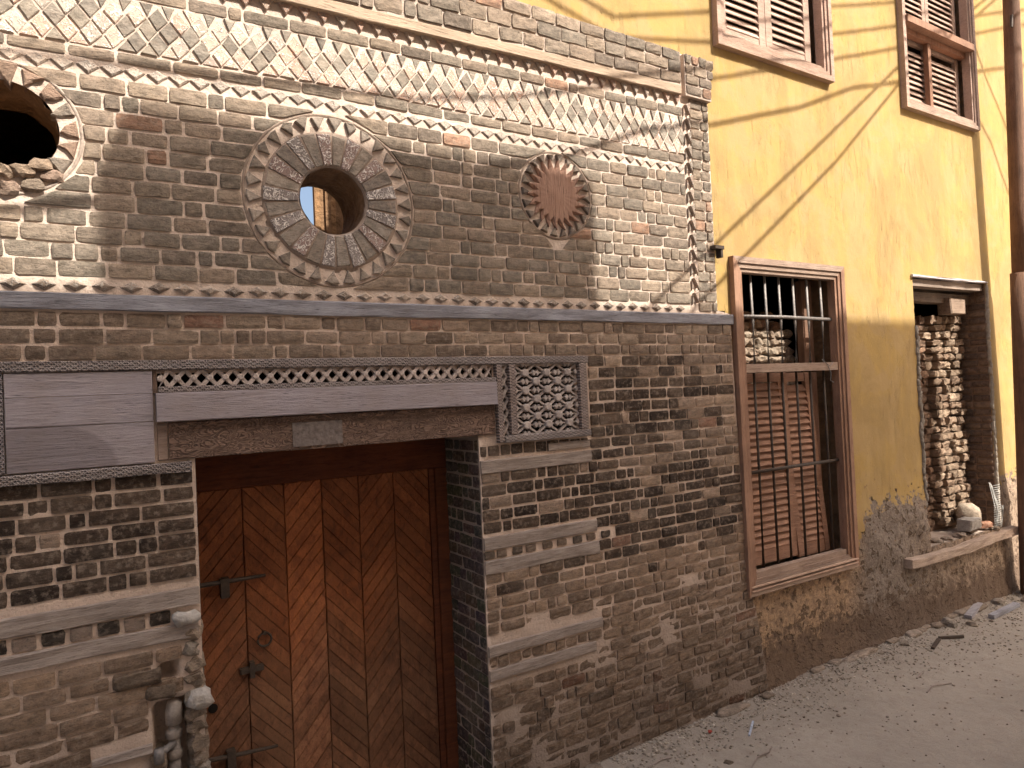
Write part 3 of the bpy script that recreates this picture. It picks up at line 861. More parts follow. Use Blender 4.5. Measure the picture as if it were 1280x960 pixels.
# pierced frieze over the door
fz = part('pierced_frieze', house, (.95, 0, 2.07), 'long narrow band of pale crossed lattice over the door')
mb = MB(); box(mb, .225, 1.70, .07, .08, 2.06, 2.16); mb.build('frieze_backing', M['dark'], fz)
mb = MB(); box(mb, .215, .226, -.012, .03, 2.066, 2.152, (.5, .4, .35)); mb.build('frame_stile', M['timber'], fz)
beam('bottom_rail', .232, 1.694, 2.0665, 2.089, -.034, .02, M['carved'], fz, j=.001, b=.002)
za, zb = 2.088, 2.152
pit = .0572; x = .212
while x < 1.70:
    for s in (1, -1):
        a, b = (x, x + pit) if s > 0 else (x + pit, x)
        wv = .0105
        lo, hi = .236, 1.688
        P4 = [(a - wv, za), (a + wv, za), (b + wv, zb), (b - wv, zb)]
        P4 = [(min(max(q, lo), hi), r) for q, r in P4]
        if max(q for q, r in P4) - min(q for q, r in P4) < .012: continue
        mb = MB(); prism(mb, P4, -.014 if s > 0 else -.009, .010, .0025, (1.15, 1.12, 1.1), j=.001, back=True); mb.build('lattice_slat', M['lattice'], fz)
    mb = MB()
    if x + pit / 2 < 1.66:
        cxk = x + pit / 2; czk = (za + zb) / 2
        mb = MB(); prism(mb, [(cxk + .0135 * math.cos(math.radians(45 * k + 22)), czk + .0125 * math.sin(math.radians(45 * k + 22))) for k in range(8)], -.018, .004, .003, (1.15, 1.12, 1.1)); mb.build('lattice_knob', M['lattice'], fz)
    x += pit
# lattice window right of the lintel
lw = part('lattice_window', house, (1.98, 0, 1.77), 'square carved frame with turned wooden lattice beside the door')
mb = MB(); box(mb, 1.72, 2.22, .07, .08, 1.79, 2.16); mb.build('lattice_backing', M['dark'], lw)
for (x0, x1, z0, z1) in ((1.700, 1.730, 1.768, 2.150), (1.772, 1.808, 1.803, 2.150), (2.205, 2.252, 1.803, 2.150)):
    mb = MB(); box(mb, x0, x1, -.030, .02, z0, z1, (1.05, .98, .93), .003); mb.build('carved_stile', M['carved'], lw)
beam('carved_rail', 1.733, 2.262, 1.766, 1.800, -.034, .02, M['carved'], lw, j=.001)
lp = MB()
def bar(a, b, wv, yf, yb, c=(1, 1, 1)):
    dx, dz = b[0] - a[0], b[1] - a[1]; L = math.hypot(dx, dz) or 1; px, pz = -dz / L * wv, dx / L * wv
    prism(lp, [(a[0] - px, a[1] - pz), (b[0] - px, b[1] - pz), (b[0] + px, b[1] + pz), (a[0] + px, a[1] + pz)], yf, yb, .002, c)
def lattice(x0, x1, z0, z1, ncol, nrow, parent, knob=True):
    px = (x1 - x0) / ncol; pz = (z1 - z0) / nrow
    for i in range(ncol + 1):
        for j in range(nrow + 1):
            X_, Z_ = x0 + i * px, z0 + j * pz
            if (i + j) % 2 == 0:
                if knob and 0 < i < ncol + 1 and 0 < j < nrow + 1 and X_ < x1 - .01 and Z_ < z1 - .01:
                    mb = MB()
                    prism(mb, [(X_ + .0235 * math.cos(math.radians(60 * k + 30)), Z_ + .0215 * math.sin(math.radians(60 * k + 30))) for k in range(6)], -.020, .005, .004, (1, 1, 1), j=.001)
                    mb.build('lattice_knob', M['lattice'], parent)
            else:   # paired little blocks with a nick between them
                for s in (-1, 1):
                    xx = X_ + s * .0115
                    if x0 < xx < x1: prism(lp, [(xx - .013, Z_), (xx, Z_ - .016), (xx + .013, Z_), (xx, Z_ + .016)], -.014, .008, .002)
            for dx in (1, -1):
                ii, jj = i + dx, j + 1
                if 0 <= ii <= ncol and jj <= nrow and (i + j) % 2 == 0:
                    bar((X_, Z_), (x0 + ii * px, z0 + jj * pz), .0052, -.009 if dx > 0 else -.007, .010)
            if (i + j) % 2 == 1:
                if j < nrow and i < ncol: pass
            if i < ncol: bar((X_, Z_), (X_ + px, Z_), .0036, -.004, .012)
lattice(1.808, 2.205, 1.80, 2.15, 6, 8, lw)
x0, x1 = 1.730, 1.772
k = 0; z = 1.80
while z < 2.15:
    z2 = min(z + .062, 2.15)
    bar((x0 + .002, z), (x1 - .002, z2), .006, -.012, .010); bar((x1 - .002, z), (x0 + .002, z2), .006, -.008, .010)
    z += .058
lp.build('lattice_spindles', M['lattice'], lw, kind='stuff')

# ---- door
DY = .385
door = part('door', house, (.98, DY, .05), 'dark red brown double door of herringbone planks')
mb = MB(); box(mb, .352, 1.598, DY + .012, DY + .03, .052, 1.80, (.4, .35, .35)); mb.build('door_backing', M['doordark'], door)
mb = MB(); box(mb, .354, 1.597, DY - .03, DY + .01, 1.64, 1.798, (.7, .6, .6), .004); mb.build('head_rail', M['doordark'], door)
SE = [.385, .582, .767, .942, 1.123, 1.306, 1.500]
for s in range(6):
    a, b = SE[s] + .002, SE[s + 1] - .002
    up = s % 2 == 0
    dz = (b - a) * 1.12; z = -.25
    while z < 1.68:
        wd = R_.choice([.058, .07, .078, .064])
        q = [(a, z), (b, z + dz), (b, z + dz + wd - .003), (a, z + wd - .003)] if up else [(a, z + dz), (b, z), (b, z + wd - .003), (a, z + dz + wd - .003)]
        z += wd
        # clip polygon to the door panel
        def clip(P, lim, keepbelow):
            o = []
            for i in range(len(P)):
                p, r = P[i], P[(i + 1) % len(P)]
                ip = (p[1] <= lim) if keepbelow else (p[1] >= lim); ir = (r[1] <= lim) if keepbelow else (r[1] >= lim)
                if ip: o.append(p)
                if ip != ir:
                    t = (lim - p[1]) / (r[1] - p[1]); o.append((p[0] + (r[0] - p[0]) * t, lim))
            return o
        q = clip(q, 1.637, True)
        if len(q) > 2: q = clip(q, .06, False)
        if len(q) < 3 or max(p[1] for p in q) - min(p[1] for p in q) < .015: continue
        mb = MB(); g = R_.uniform(.8, 1.15) * (1 + .25 * sm(sum(p[1] for p in q) / len(q), 1.2, 1.55)); zc = sum(p[1] for p in q) / len(q)
        lowg = sm(zc, 1.15, .55)       # the foot of the door has lost its stain
        cc = (g * (1 - .22 * lowg), g * (1 + .10 * lowg), g * (1 + .6 * lowg))
        if s == 2: cc = tuple(v * 1.4 for v in cc)
        prism(mb, q, DY - .006 + R_.uniform(-.0035, .0025), DY + .012, .003, cc, j=.0005)
        mb.build('plank', M['door'], door)
for (x0, x1, g) in ((.354, .383, .8), (1.502, 1.530, .8), (1.533, 1.597, .75)):
    mb = MB(); box(mb, x0, x1, DY - (.028 if x0 > 1.53 or x0 < .4 else .012), DY + .01, .055, 1.638, (g, g * .95, g), .003); mb.build('door_stile', M['doordark'], door)
for (xa, za_, xb, zb_) in ((.39, 1.238, .665, 1.236), (.39, .488, .69, .462)):
    mb = MB(); tube(mb, [(xa, DY - .035, za_), ((xa + xb) / 2, DY - .037, (za_ + zb_) / 2), (xb, DY - .033, zb_)], [.011, .010, .007], 8); 
    box(mb, xa + .085, xa + .12, DY - .05, DY - .004, za_ - .07, za_ + .014)
    mb.build('door_bolt', M['iron'], door, smooth=False)
mb = MB()
tube(mb, [(.654 + .03 * math.cos(t * .5236), DY - .02, .945 + .03 * math.sin(t * .5236)) for t in range(13)], .005, 6, cap=False)
tube(mb, [(.654, DY - .004, .975), (.654, DY - .03, .975)], .009, 8)
mb.build('ring_handle', M['iron'], door)
mb = MB(); box(mb, .545, .645, DY - .028, DY - .004, .812, .838, b=.004); box(mb, .585, .605, DY - .034, DY - .006, .79, .86); mb.build('latch', M['iron'], door)
mb = MB(); tube(mb, [(.43, DY - .012, .693), (.43, DY - .006, .693)], .02, 12, (.2, .2, .2)); mb.build('keyhole_plate', M['dark'], door)
mb = MB(); box(mb, .352, 1.598, .1, .42, .04, .066, (1.0,) * 3, j=.004); mb.build('doorstep', M['mortar'], house)

# ---- broken corner left of the door
z = .12
while z < 1.16:
    h = R_.uniform(.05, .075); mb = MB()
    stone(mb, (.322 + R_.uniform(-.006, .008), .035, z + h / 2), (.038, .052, h * .55), pick((.33, .26, .20), (.38, .33, .28), (.28, .22, .17)), 1)
    mb.build('corner_stone', M['rubble'], house); z += h * .93
for (px_, pz_, s) in ((.300, 1.212, (.045, .04, .026)), (.330, .90, (.042, .045, .034))):
    mb = MB(); stone(mb, (px_, -.005, pz_), s, (1.25, 1.25, 1.25), 1); mb.build('plaster_lump', M['plasterlump'], house, smooth=True)
for (xx, zz_, ww, hh) in ((.205, .955, .10, .05), (.13, 1.02, .15, .052), (.19, .70, .05, .06), (.18, .58, .05, .06), (.19, .46, .06, .06)):
    mb = MB(); brick(mb, [(xx - ww / 2, zz_ - hh / 2), (xx + ww / 2, zz_ - hh / 2), (xx + ww / 2, zz_ + hh / 2), (xx - ww / 2, zz_ + hh / 2)], -.016, .09, pick((.26, .20, .155), (.22, .17, .13)), rough=.005)
    mb.build('loose_brick', M['rubble'], house, smooth=True)
# iron bracket at the pilaster edge
mb = MB(); box(mb, 3.265, 3.345, -.05, .0, 2.83, 2.852, b=.003); box(mb, 3.315, 3.335, -.045, -.005, 2.78, 2.83, b=.003); mb.build('wall_bracket', M['iron'], house)

# ---- water pipe in the recess
pp = thing('water_pipe', 'pale capped water pipe with a small tap in the recess left of the door', 'pipe', (.245, .03, .05))
mb = MB(); tube(mb, [(.245, .035, .05), (.245, .035, .45), (.247, .033, .83)], .021, 12); mb.build('pipe_length', M['pipe'], pp, smooth=True)
mb = MB(); tube(mb, [(.247, .033, .815), (.247, .03, .86), (.25, .02, .893), (.25, .012, .905)], [.029, .031, .026, .010], 12, (1.35, 1.32, 1.3)); mb.build('pipe_cap', M['pipe'], pp, smooth=True)
for zz_ in (.775, .70, .60, .50):
    mb = MB(); tube(mb, [(.246, .034, zz_ - .018), (.246, .034, zz_ - .012), (.246, .034, zz_ + .012), (.246, .034, zz_ + .018)], [.022, .029, .029, .022], 12, (1, .95, .9)); mb.build('pipe_collar', M['pipe'], pp, smooth=True)
mb = MB(); tube(mb, [(.246, .02, .745), (.21, .0, .735), (.18, -.012, .728)], .013, 10); tube(mb, [(.19, -.012, .75), (.19, -.012, .70)], .018, 10); mb.build('tap', M['ironpale'], pp, smooth=True)

# ================================================================== YELLOW HOUSE
yh = thing('yellow_house', 'yellow plastered house with louvred shutters, barred window and broken window opening', 'house', (5.5, 0, 0))
YX0, YX1, YZ1 = 3.30, 9.5, 6.3
W1 = (3.455, .70, 4.595, 2.79)
W2 = (3.415, 4.135, 4.60, 5.55)
W3 = (5.56, 4.135, 6.70, 5.75)
OP = (5.57, .66, 6.735, 2.785)
def grid_sheet(name, x0, x1, z0, z1, cell, holes, yfun, mat, parent, keep=None):
    def lines(a, b, marks):
        L = [a + i * cell for i in range(int((b - a) / cell) + 1)] + [b]
        for m_ in marks:
            L = [q for q in L if abs(q - m_) > cell * .5 or q in (a, b)]; L.append(m_)
        return sorted(set(L))
    xs = lines(x0, x1, [h[0] for h in holes] + [h[2] for h in holes]); zs = lines(z0, z1, [h[1] for h in holes] + [h[3] for h in holes])
    mb = MB(); idx = {}
    def vid(i, j):
        if (i, j) not in idx:
            x, z = xs[i], zs[j]; x, y, z = yfun(x, z)
            idx[i, j] = len(mb.v); mb.v.append((x, y, z)); mb.c.append((1, 1, 1))
        return idx[i, j]
    for i in range(len(xs) - 1):
        for j in range(len(zs) - 1):
            xm, zm = (xs[i] + xs[i + 1]) / 2, (zs[j] + zs[j + 1]) / 2
            if any(h[0] < xm < h[2] and h[1] < zm < h[3] for h in holes): continue
            if keep and not keep(xm, zm): continue
            mb.f.append((vid(i, j), vid(i + 1, j), vid(i + 1, j + 1), vid(i, j + 1)))
    return mb.build(name, mat, parent, smooth=True)
def yf_y(x, z):
    y = .012 + .005 * nz(x, z, 0, 1.3) + .0015 * nz(x, z, 2, 8)
    # mud plaster patches at the foot stand proud and rough
    m_ = sm(x, 4.55, 4.85) * sm(z, 1.15, .9) * (1 - sm(x, 6.6, 6.9) * .6)
    y += m_ * (-.022 + .022 * nz(x, z, 4, 5) + .014 * nz(x, z, 5, 14))
    m2 = sm(z, .8, .55) * (1 - sm(x, 4.5, 4.8))
    y += m2 * (.005 + .007 * nz(x, z, 6, 9))
    y += .012 * sm(z, .4, .0) * nz(x, z, 8, 4) - .03 * sm(z, .22, .0)
    if abs(x - OP[0]) < 1e-6 and OP[1] < z < OP[3]: x += .035 * nz(2, z, 0, 5) * sm(z, 2.5, 1.5) + .008 * nz(2, z, 0, 30)
    if abs(x - OP[2]) < 1e-6 and OP[1] < z < OP[3]: x += .010 * nz(7, z, 0, 14)
    if abs(z - OP[3]) < 1e-6 and OP[0] <= x <= OP[2]: z += .006 * nz(x, 3, 0, 15)
    return x, y, z
grid_sheet('plaster_wall', YX0, YX1, 0, 3.995, .03, [W1, OP], yf_y, M['yellow'], yh, keep=lambda x, z: x > edge(z) - .03)
grid_sheet('plaster_wall', 1.8, YX1, 3.995, YZ1, .04, [W2, W3], yf_y, M['yellow'], yh)
# body behind: reveals, dark rooms
mb = MB()
def reveals(h, y1, c=(1, 1, 1)):
    x0, z0, x1, z1 = h; t = .012
    box(mb, x0 - t - .002, x0 - .002, .014, y1, z0, z1, c); box(mb, x1 + .002, x1 + t + .002, .014, y1, z0, z1, c)
    box(mb, x0, x1, .014, y1, z1 + .002, z1 + t, c); box(mb, x0, x1, .014, y1, z0 - t, z0 - .002, c)
for h in (W1, W2, W3): mb = MB(); reveals(h, .34); mb.build('window_reveal', M['mud'], yh)
mb = MB()
box(mb, 3.2, 7.6, 2.2, 2.3, 0, 3.1); box(mb, 3.2, 3.3, .36, 2.2, 0, 3.1); box(mb, 7.5, 7.6, .34, 2.2, 0, 3.1); box(mb, 3.2, 7.6, .36, 2.3, 3.1, 3.2); box(mb, 3.2, 7.6, .34, 2.3, -.1, 0.02)
box(mb, 4.60, 5.56, .33, .36, 0, 3.1); box(mb, 6.78, 7.6, .33, .36, 0, 3.1)
box(mb, 3.2, 7.6, .33, .36, 2.80, 3.1); box(mb, 3.2, 3.44, .33, .36, 0, 2.8)
mb.build('dark_room', M['dark'], yh)
mb = MB()
for h in (W2, W3): box(mb, h[0] - .1, h[2] + .1, .345, .36, h[1] - .1, h[3] + .1)
mb.build('room_backing', M['dark'], yh)
mb = MB(); box(mb, 1.8, YX1, .06, .42, YZ1 - .02, YZ1); box(mb, 1.79, 1.80, .016, .42, 4.0, YZ1); box(mb, YX1, YX1 + .01, .016, .42, 0, YZ1)
mb.build('wall_top', M['mud'], yh)

def frame_piece(parent, x0, x1, z0, z1, yf, yb, mat, name='frame', c=(1, 1, 1), steps=1):
    mb = MB(); box(mb, x0, x1, yf, yb, z0, z1, c, .004, j=.001)
    return mb.build(name, M[mat], parent)
def moulded(parent, X0, X1, Z0, Z1, wv, y0, matv, math_, name='frame', c=(1, 1, 1)):
    """moulded architrave: outer fillet, inner fillet on every side"""
    for (a, b, yy) in ((0, .42, y0 - .012), (.44, .74, y0 - .002), (.76, 1.0, y0 + .008)):
        o1, o2 = wv * a, wv * b
        for side in range(4):
            if side == 0: P4 = [(X0 + o1, Z0 + o1), (X0 + o2, Z0 + o2), (X0 + o2, Z1 - o2), (X0 + o1, Z1 - o1)]
            if side == 1: P4 = [(X1 - o2, Z0 + o2), (X1 - o1, Z0 + o1), (X1 - o1, Z1 - o1), (X1 - o2, Z1 - o2)]
            if side == 2: P4 = [(X0 + o1, Z0 + o1), (X1 - o1, Z0 + o1), (X1 - o2, Z0 + o2), (X0 + o2, Z0 + o2)]
            if side == 3: P4 = [(X0 + o2, Z1 - o2), (X1 - o2, Z1 - o2), (X1 - o1, Z1 - o1), (X0 + o1, Z1 - o1)]
            mb = MB()
            vs = [(p[0], yy, p[1]) for p in P4] + [(p[0], .05, p[1]) for p in P4]
            mb.add(vs, [(0, 1, 2, 3)] + [(i, 4 + i, 4 + (i + 1) % 4, (i + 1) % 4) for i in range(4)], tuple(v * (1 - .07 * (a > .4)) for v in c))
            mb.build(name, M[matv if side < 2 else math_], parent)

def shutter(parent, x0, x1, z0, z1, y, mat, pitch=.045, lean=0.0, st=.045, c=(1, 1, 1), rails=(), bot=.09, tilt=1):
    """louvred leaf: stiles, rails and each slat; lean shifts x with height"""
    L = lambda z: lean * (z - z0)
    def T(x, yy, z): return (x + L(z), yy, z)
    for (a, b) in ((x0, x0 + st), (x1 - st, x1)):
        mb = MB(); box(mb, a, b, y - .014, y + .014, z0, z1, c, .003, T); mb.build('shutter_stile', M[mat], parent)
    for (a, b) in [(z0, z0 + bot), (z1 - .06, z1)] + [(r - .03, r + .03) for r in rails]:
        mb = MB(); box(mb, x0 + st + .001, x1 - st - .001, y - .011, y + .011, a, b, c, .002, T); mb.build('shutter_rail', M[mat], parent)
    z = z0 + bot + .004
    while z + pitch < z1 - .06:
        if not any(r - .03 - pitch < z < r + .03 for r in rails):
            mb = MB(); g = R_.uniform(.88, 1.1)
            a, b = x0 + st + .002, x1 - st - .002
            h = pitch * .90; y1 = y - .016; y2 = y + .012
            pr = [(y1, z), (y1 + .0025, z - .005), (y2, z + h * .92), (y2 - .004, z + h)]
            # slat leaning outwards at its foot
            vs = [T(a, q, r) for q, r in pr] + [T(b, q, r) for q, r in pr]
            mb.add(vs, [(0, 4, 7, 3), (0, 1, 5, 4), (1, 2, 6, 5), (2, 3, 7, 6), (0, 3, 2, 1), (4, 5, 6, 7)], tuple(v * g for v in c))
            mb.build('slat', M[mat], parent)
        z += pitch

# ---- lower barred window
w1 = part('barred_window', yh, (4.02, 0, .68), 'tall lower window with iron bars over louvred shutters')
moulded(w1, 3.443, 4.602, .682, 2.803, .094, -.016, 'frame', 'frameh')
frame_piece(w1, 3.534, 4.508, .772, .812, .002, .05, 'frameh', 'sill')
for zq in (.712, .736):
    frame_piece(w1, 3.462, 4.586, zq, zq + .008, -.036, -.02, 'frameh', 'sill_bead', (1.5, 1.45, 1.4))
frame_piece(w1, 3.537, 4.507, 2.072, 2.126, -.006, .05, 'frameh', 'transom')
for i, xb in enumerate([3.638, 3.776, 3.917, 4.065, 4.213, 4.365]):
    mb = MB(); xt = xb * 1.012; tube(mb, [(xt, .045, 2.715), (xt + .004, .043, 2.4), (xt + .002, .045, 2.12)], .0085, 8); mb.build('bar', M['ironpale'], w1, smooth=True)  # paler iron above the transom: sunlight put into the colour
    mb = MB(); tube(mb, [(xt, .052, 2.08), (xt + .004, .052, 1.4), (xt + .002 + .006 * (i % 2), .054, .81)], .0085, 8); mb.build('bar', M['iron'], w1, smooth=True)
for zz_ in (2.438, 1.437):
    mb = MB(); tube(mb, [(3.53, .036, zz_ - .004), (4.0, .034, zz_), (4.51, .036, zz_ - (0.006 if zz_ > 2 else .0))], .0115, 8); mb.build('cross_bar', M['ironpale'] if zz_ > 2 else M['iron'], w1, smooth=True)  # upper cross bar coloured pale as sunlit, lower one dark
shutter(w1, 3.585, 4.085, .82, 2.068, .105, 'slat', .0455, -.02, .055)
shutter(w1, 4.115, 4.46, .80, 2.064, .112, 'slat', .0455, -.115, .05)
frame_piece(w1, 4.40, 4.46, .80, 2.065, .135, .20, 'frame', 'inner_jamb', (.8, .8, .8))
frame_piece(w1, 4.355, 4.47, 2.13, 2.72, .15, .20, 'frame', 'inner_jamb', (.6, .6, .6))
mb = MB(); tube(mb, [(4.36, .02, 2.15), (4.375, -.012, 2.11), (4.40, -.018, 2.05), (4.385, -.02, 2.0), (4.43, -.016, 1.985)], .0028, 5)
tube(mb, [(4.33, -.012, 2.135), (4.40, -.014, 2.10), (4.44, -.012, 2.13)], .0025, 5); mb.build('tying_wire', M['ironpale'], w1)
# rubble walling seen inside the upper light
mb = MB(); box(mb, 3.44, 4.28, .335, .36, .7, 2.45, (.7,) * 3); mb.build('inner_wall', M['mortar'], w1)
for r in range(9):
    z = 1.98 + r * .062; x = 3.50 + R_.uniform(0, .05)
    while x < 4.36 - .03 * max(0, r - 6) * 3:
        wd = R_.uniform(.06, .13); mb = MB()
        cc = pick((.40, .32, .25), (.46, .38, .30), (.34, .26, .20)) if r < 7 else pick((.25, .14, .09), (.3, .2, .13))
        if r < 7 or R_.random() < .75:
            stone(mb, (x + wd / 2, .31, z + R_.uniform(-.008, .008)), (wd * .56, .04, .033), cc, 1)
            mb.build('rubble_stone', M['rubble'], w1)
        x += wd * .96

# ---- upper left shuttered window
w2 = part('shuttered_window', yh, (4.0, 0, 4.12), 'upper window with two closed louvred shutters')
moulded(w2, 3.402, 4.602, 4.122, 5.56, .088, -.022, 'slat_pale', 'frameh', c=(1.05, 1.0, .98))
frame_piece(w2, 3.50, 4.50, 4.205, 4.225, -.004, .07, 'frameh', 'sill')
shutter(w2, 3.53, 3.985, 4.228, 5.46, .075, 'slat_pale', .050, 0, .065, bot=.085)
shutter(w2, 3.990, 4.478, 4.228, 5.46, .075, 'slat_pale', .050, 0, .065, bot=.085)
# ---- upper right window
w3 = part('divided_window', yh, (6.13, 0, 4.12), 'upper window split by a heavy transom and mullion')
moulded(w3, 5.545, 6.715, 4.122, 5.76, .082, -.022, 'slat_pale', 'frameh')
frame_piece(w3, 5.60, 6.66, 4.81, 4.865, -.045, .06, 'frame', 'transom', (.9, .9, .9))
frame_piece(w3, 5.60, 6.66, 4.765, 4.808, .02, .07, 'frame', 'transom_apron', (.9, .8, .75))
frame_piece(w3, 6.03, 6.075, 4.205, 4.762, .03, .07, 'frame', 'mullion', (.7, .65, .62))
frame_piece(w3, 5.60, 6.66, 4.19, 4.21, .0, .12, 'frameh', 'sill')
for (a, b) in ((5.64, 6.12), (6.125, 6.628)):
    shutter(w3, a, b, 4.213, 4.80, .095, 'slat_pale', .047, 0, .05, bot=.06)
    shutter(w3, a, b, 4.868, 5.66, .095, 'slat_pale', .047, 0, .05, bot=.05)

# ---- broken opening
op = part('broken_opening', yh, (6.15, 0, .65), 'ragged window opening with its frame gone and rubble brick inside')
mb = MB()
box(mb, 6.737, 6.76, .014, .34, .66, 2.785, (.62, .5, .42)); box(mb, 5.53, 5.568, .02, .34, .66, 2.785, (.62, .5, .42)); box(mb, 5.57, 6.735, .02, .34, .60, .655, (.8,) * 3)
box(mb, 5.56, 6.74, .29, .34, .64, 2.52, (.55, .45, .38))
mb.build('inner_wall', M['mortar'], op)
for (z0, z1, y0, y1, c) in ((2.725, 2.782, .03, .13, (.9, .85, .8)), (2.62, 2.70, .14, .24, (.6, .55, .5)), (2.66, 2.78, .25, .33, (.5, .45, .4))):
    mb = MB(); box(mb, 5.575, 6.73, y0, y1, z0, z1, c, .005, j=.004); mb.build('lintel_timber', M['timber'], op)
mb = MB(); box(mb, 6.30, 6.56, .09, .2, 2.53, 2.66, (.8, .7, .6), .008, j=.01); mb.build('broken_timber', M['timber'], op)
CNT = 0
zr = .70
while zr < 2.47:
    ph = R_.uniform(.058, .075); x = 5.58 - R_.uniform(0, .06)
    while x < 6.72:
        wd = R_.uniform(.07, .15); x1 = min(x + wd, 6.73)
        if x1 - x > .03:
            xm = (x + x1) / 2
            proud = .03 * sm(xm, 6.1, 6.4) + .012
            if xm > 6.67: proud = -.02
            if xm < 6.22: proud = -.04 + .03 * sm(xm, 6.0, 6.2)
            y = .24 - proud + R_.uniform(-.022, .018)
            mb = MB(); cc = pick((.31, .225, .165), (.27, .20, .145), (.38, .29, .215), (.23, .16, .115)) if 6.18 < xm < 6.66 else pick((.20, .12, .08), (.16, .10, .07))  # paler tint where the sun falls, darker beside it: shade painted into the colour
            e = lambda: R_.uniform(-.006, .006)
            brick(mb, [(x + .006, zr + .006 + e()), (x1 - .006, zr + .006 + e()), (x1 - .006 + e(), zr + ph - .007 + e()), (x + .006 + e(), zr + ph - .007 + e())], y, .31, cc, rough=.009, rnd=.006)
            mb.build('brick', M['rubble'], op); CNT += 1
        x = x1
    zr += ph
# right reveal bricks
TRR = lambda x, y, z: (6.737 + y, x, z)
z = .70
while z < 2.76:
    for (a, b) in (((.02, .15), (.16, .30)) if int(z * 100) % 2 else ((.02, .09), (.10, .24), (.25, .32))):
        mb = MB(); brick(mb, [(a, z + .004), (b, z + .004), (b, z + .054), (a, z + .054)], -.012, .01, pick((.19, .125, .09), (.15, .10, .075), (.24, .16, .11)), rough=.003, T=TRR)
        mb.build('reveal_brick', M['rubble'], op, smooth=True)
    z += .062
# torn plaster edges
mb = MB()
z = 1.0
while z < 2.35:
    stone(mb, (5.58 + .03 * nz(2, z, 0, 5) + R_.uniform(-.008, .008), .014, z), (.018, .018, R_.uniform(.03, .05)), (.8, .78, .75), 1); z += .05
z = .70
while z < 2.77:
    stone(mb, (6.75 + R_.uniform(-.006, .006), .008, z), (.014, .016, R_.uniform(.035, .06)), (1.15, 1.1, 1.0), 1); z += .06
mb.build("torn_plaster_edge", M["plasterlump"], op, smooth=True, kind="stuff")
beam('lintel_edge', 5.545, 6.76, 2.786, 2.806, -.006, .03, M['beam'], op, j=.006, c=(1.5, 1.4, 1.3))
beam('sill_timber', 5.20, 6.93, .565, .632, -.075, .05, M['timber'], op, j=.006, c=(1.25, 1.15, 1.05), zf=lambda x: .012 * math.sin(x * 3))

# rubble lying on the sill
ST = 'stones heaped on the broken sill'
for k, (xx, yy, zz_, s, lab) in enumerate((
        (6.42, .10, .80, .10, 'large pale mud lump on the sill of the broken opening, biggest of the heap'),
        (6.30, .05, .69, .055, 'grey angular stone left of the pale mud lump on the sill'),
        (6.12, .03, .665, .045, 'flat stone near the middle of the broken sill'),
        (5.95, .05, .66, .04, 'small stone left of the flat stone on the broken sill'),
        (6.55, .03, .70, .05, 'reddish brick lump right of the pale mud lump on the sill'),
        (5.80, .06, .665, .045, 'leftmost dusty stone on the broken sill'),
        (6.62, -.01, .665, .035, 'pale small stone near the right end of the broken sill'))):
    mb = MB(); stone(mb, (xx, yy, zz_), s, (.46, .38, .30) if k in (0, 6) else ((.34, .17, .11) if k == 4 else (.30, .25, .21)), 1, .85 if k == 0 else .55)
    tag(mb.build('stone', M['rubble'], smooth=(k == 0)), lab, 'stone', ST)
mb = MB(); box(mb, 6.18, 6.36, -.03, .08, .70, .80, (1.1,) * 3, .01, j=.012)
tag(mb.build('concrete_block', M['plasterlump']), 'grey block standing upright on the sill of the broken opening', 'block')
mb = MB()
for i in range(9):
    xx = 6.60 + i * .016; tube(mb, [(xx, -.02, .66), (xx + .004, -.03 - .012 * math.sin(i), .85), (xx - .01, .0, 1.06 - .004 * i * i)], .0025, 4)
for j in range(20):
    zz_ = .67 + j * .019; tube(mb, [(6.60, -.02, zz_), (6.665, -.036, zz_ + .004), (6.73, -.02, zz_)], .0025, 4)
tag(mb.build('plastic_net', M['net'], smooth=True), 'scrap of white netting hanging at the right of the broken opening', 'net')

# ---- leaning post at the right
PX = 6.95
post = thing('wooden_post', 'tall brown wooden post leaning on the yellow wall at the right edge', 'post', (6.98, -.13, .05))
def pl(z): return (6.957 - .024 * z, -.125 - .028 * z)
mb = MB(); pts = [(pl(z)[0] - .0, pl(z)[1], z) for z in (2.86, 3.4, 4.0, 4.6, 5.2, 5.9)]
tube(mb, pts, [.064, .063, .062, .063, .060, .058], 14); mb.build('shaft', M['post'], post, smooth=True)
mb = MB(); pts = [(pl(z)[0], pl(z)[1], z) for z in (.03, .6, 1.4, 2.2, 2.855)]
tube(mb, pts, [.082, .081, .078, .079, .077], 14); mb.build('lower_sleeve', M['post'], post, smooth=True)
mb = MB(); tube(mb, [(6.84, -.27, 5.05), (6.72, -.31, 5.0), (6.71, -.31, 4.9)], .012, 6); mb.build('hook', M['iron'], post)

# ---- overhead cables crossing the lane; they throw the line shadows on the wall
SD = SUN_TO
def cable(pts, ts, label, r=.012, rise=None):
    P_ = []
    for i, ((x, z), t) in enumerate(zip(pts, ts)): P_.append(Vector((x, 0, z)) + SD * t)
    # run on past both ends
    a = P_[0] + ((P_[0] - P_[1]).normalized() * 4 if rise is None else Vector((-4, 0, rise))); b = P_[-1] + (P_[-1] - P_[-2]).normalized() * 3.2
    P_ = [a] + P_ + [b]
    Q = []
    for p, q in zip(P_, P_[1:]):
        for k in range(6): Q.append(p.lerp(q, k / 6))
    Q.append(P_[-1])
    mb = MB(); tube(mb, Q, r, 6); tag(mb.build('overhead_cable', M['cable'], smooth=True), label, 'cable', 'cables strung over the lane')
lab = ['overhead cable whose shadow crosses the yellow wall below the upper left window', 'overhead cable whose shadow passes over the sill of the upper left window',
       'overhead cable whose shadow crosses the upper left shutters low down', 'topmost overhead cable shadowing the upper left shutters',
       'slanting overhead cable with the left of two steep shadows on yellow plaster', 'slanting overhead cable with the right of two steep shadows on yellow plaster']
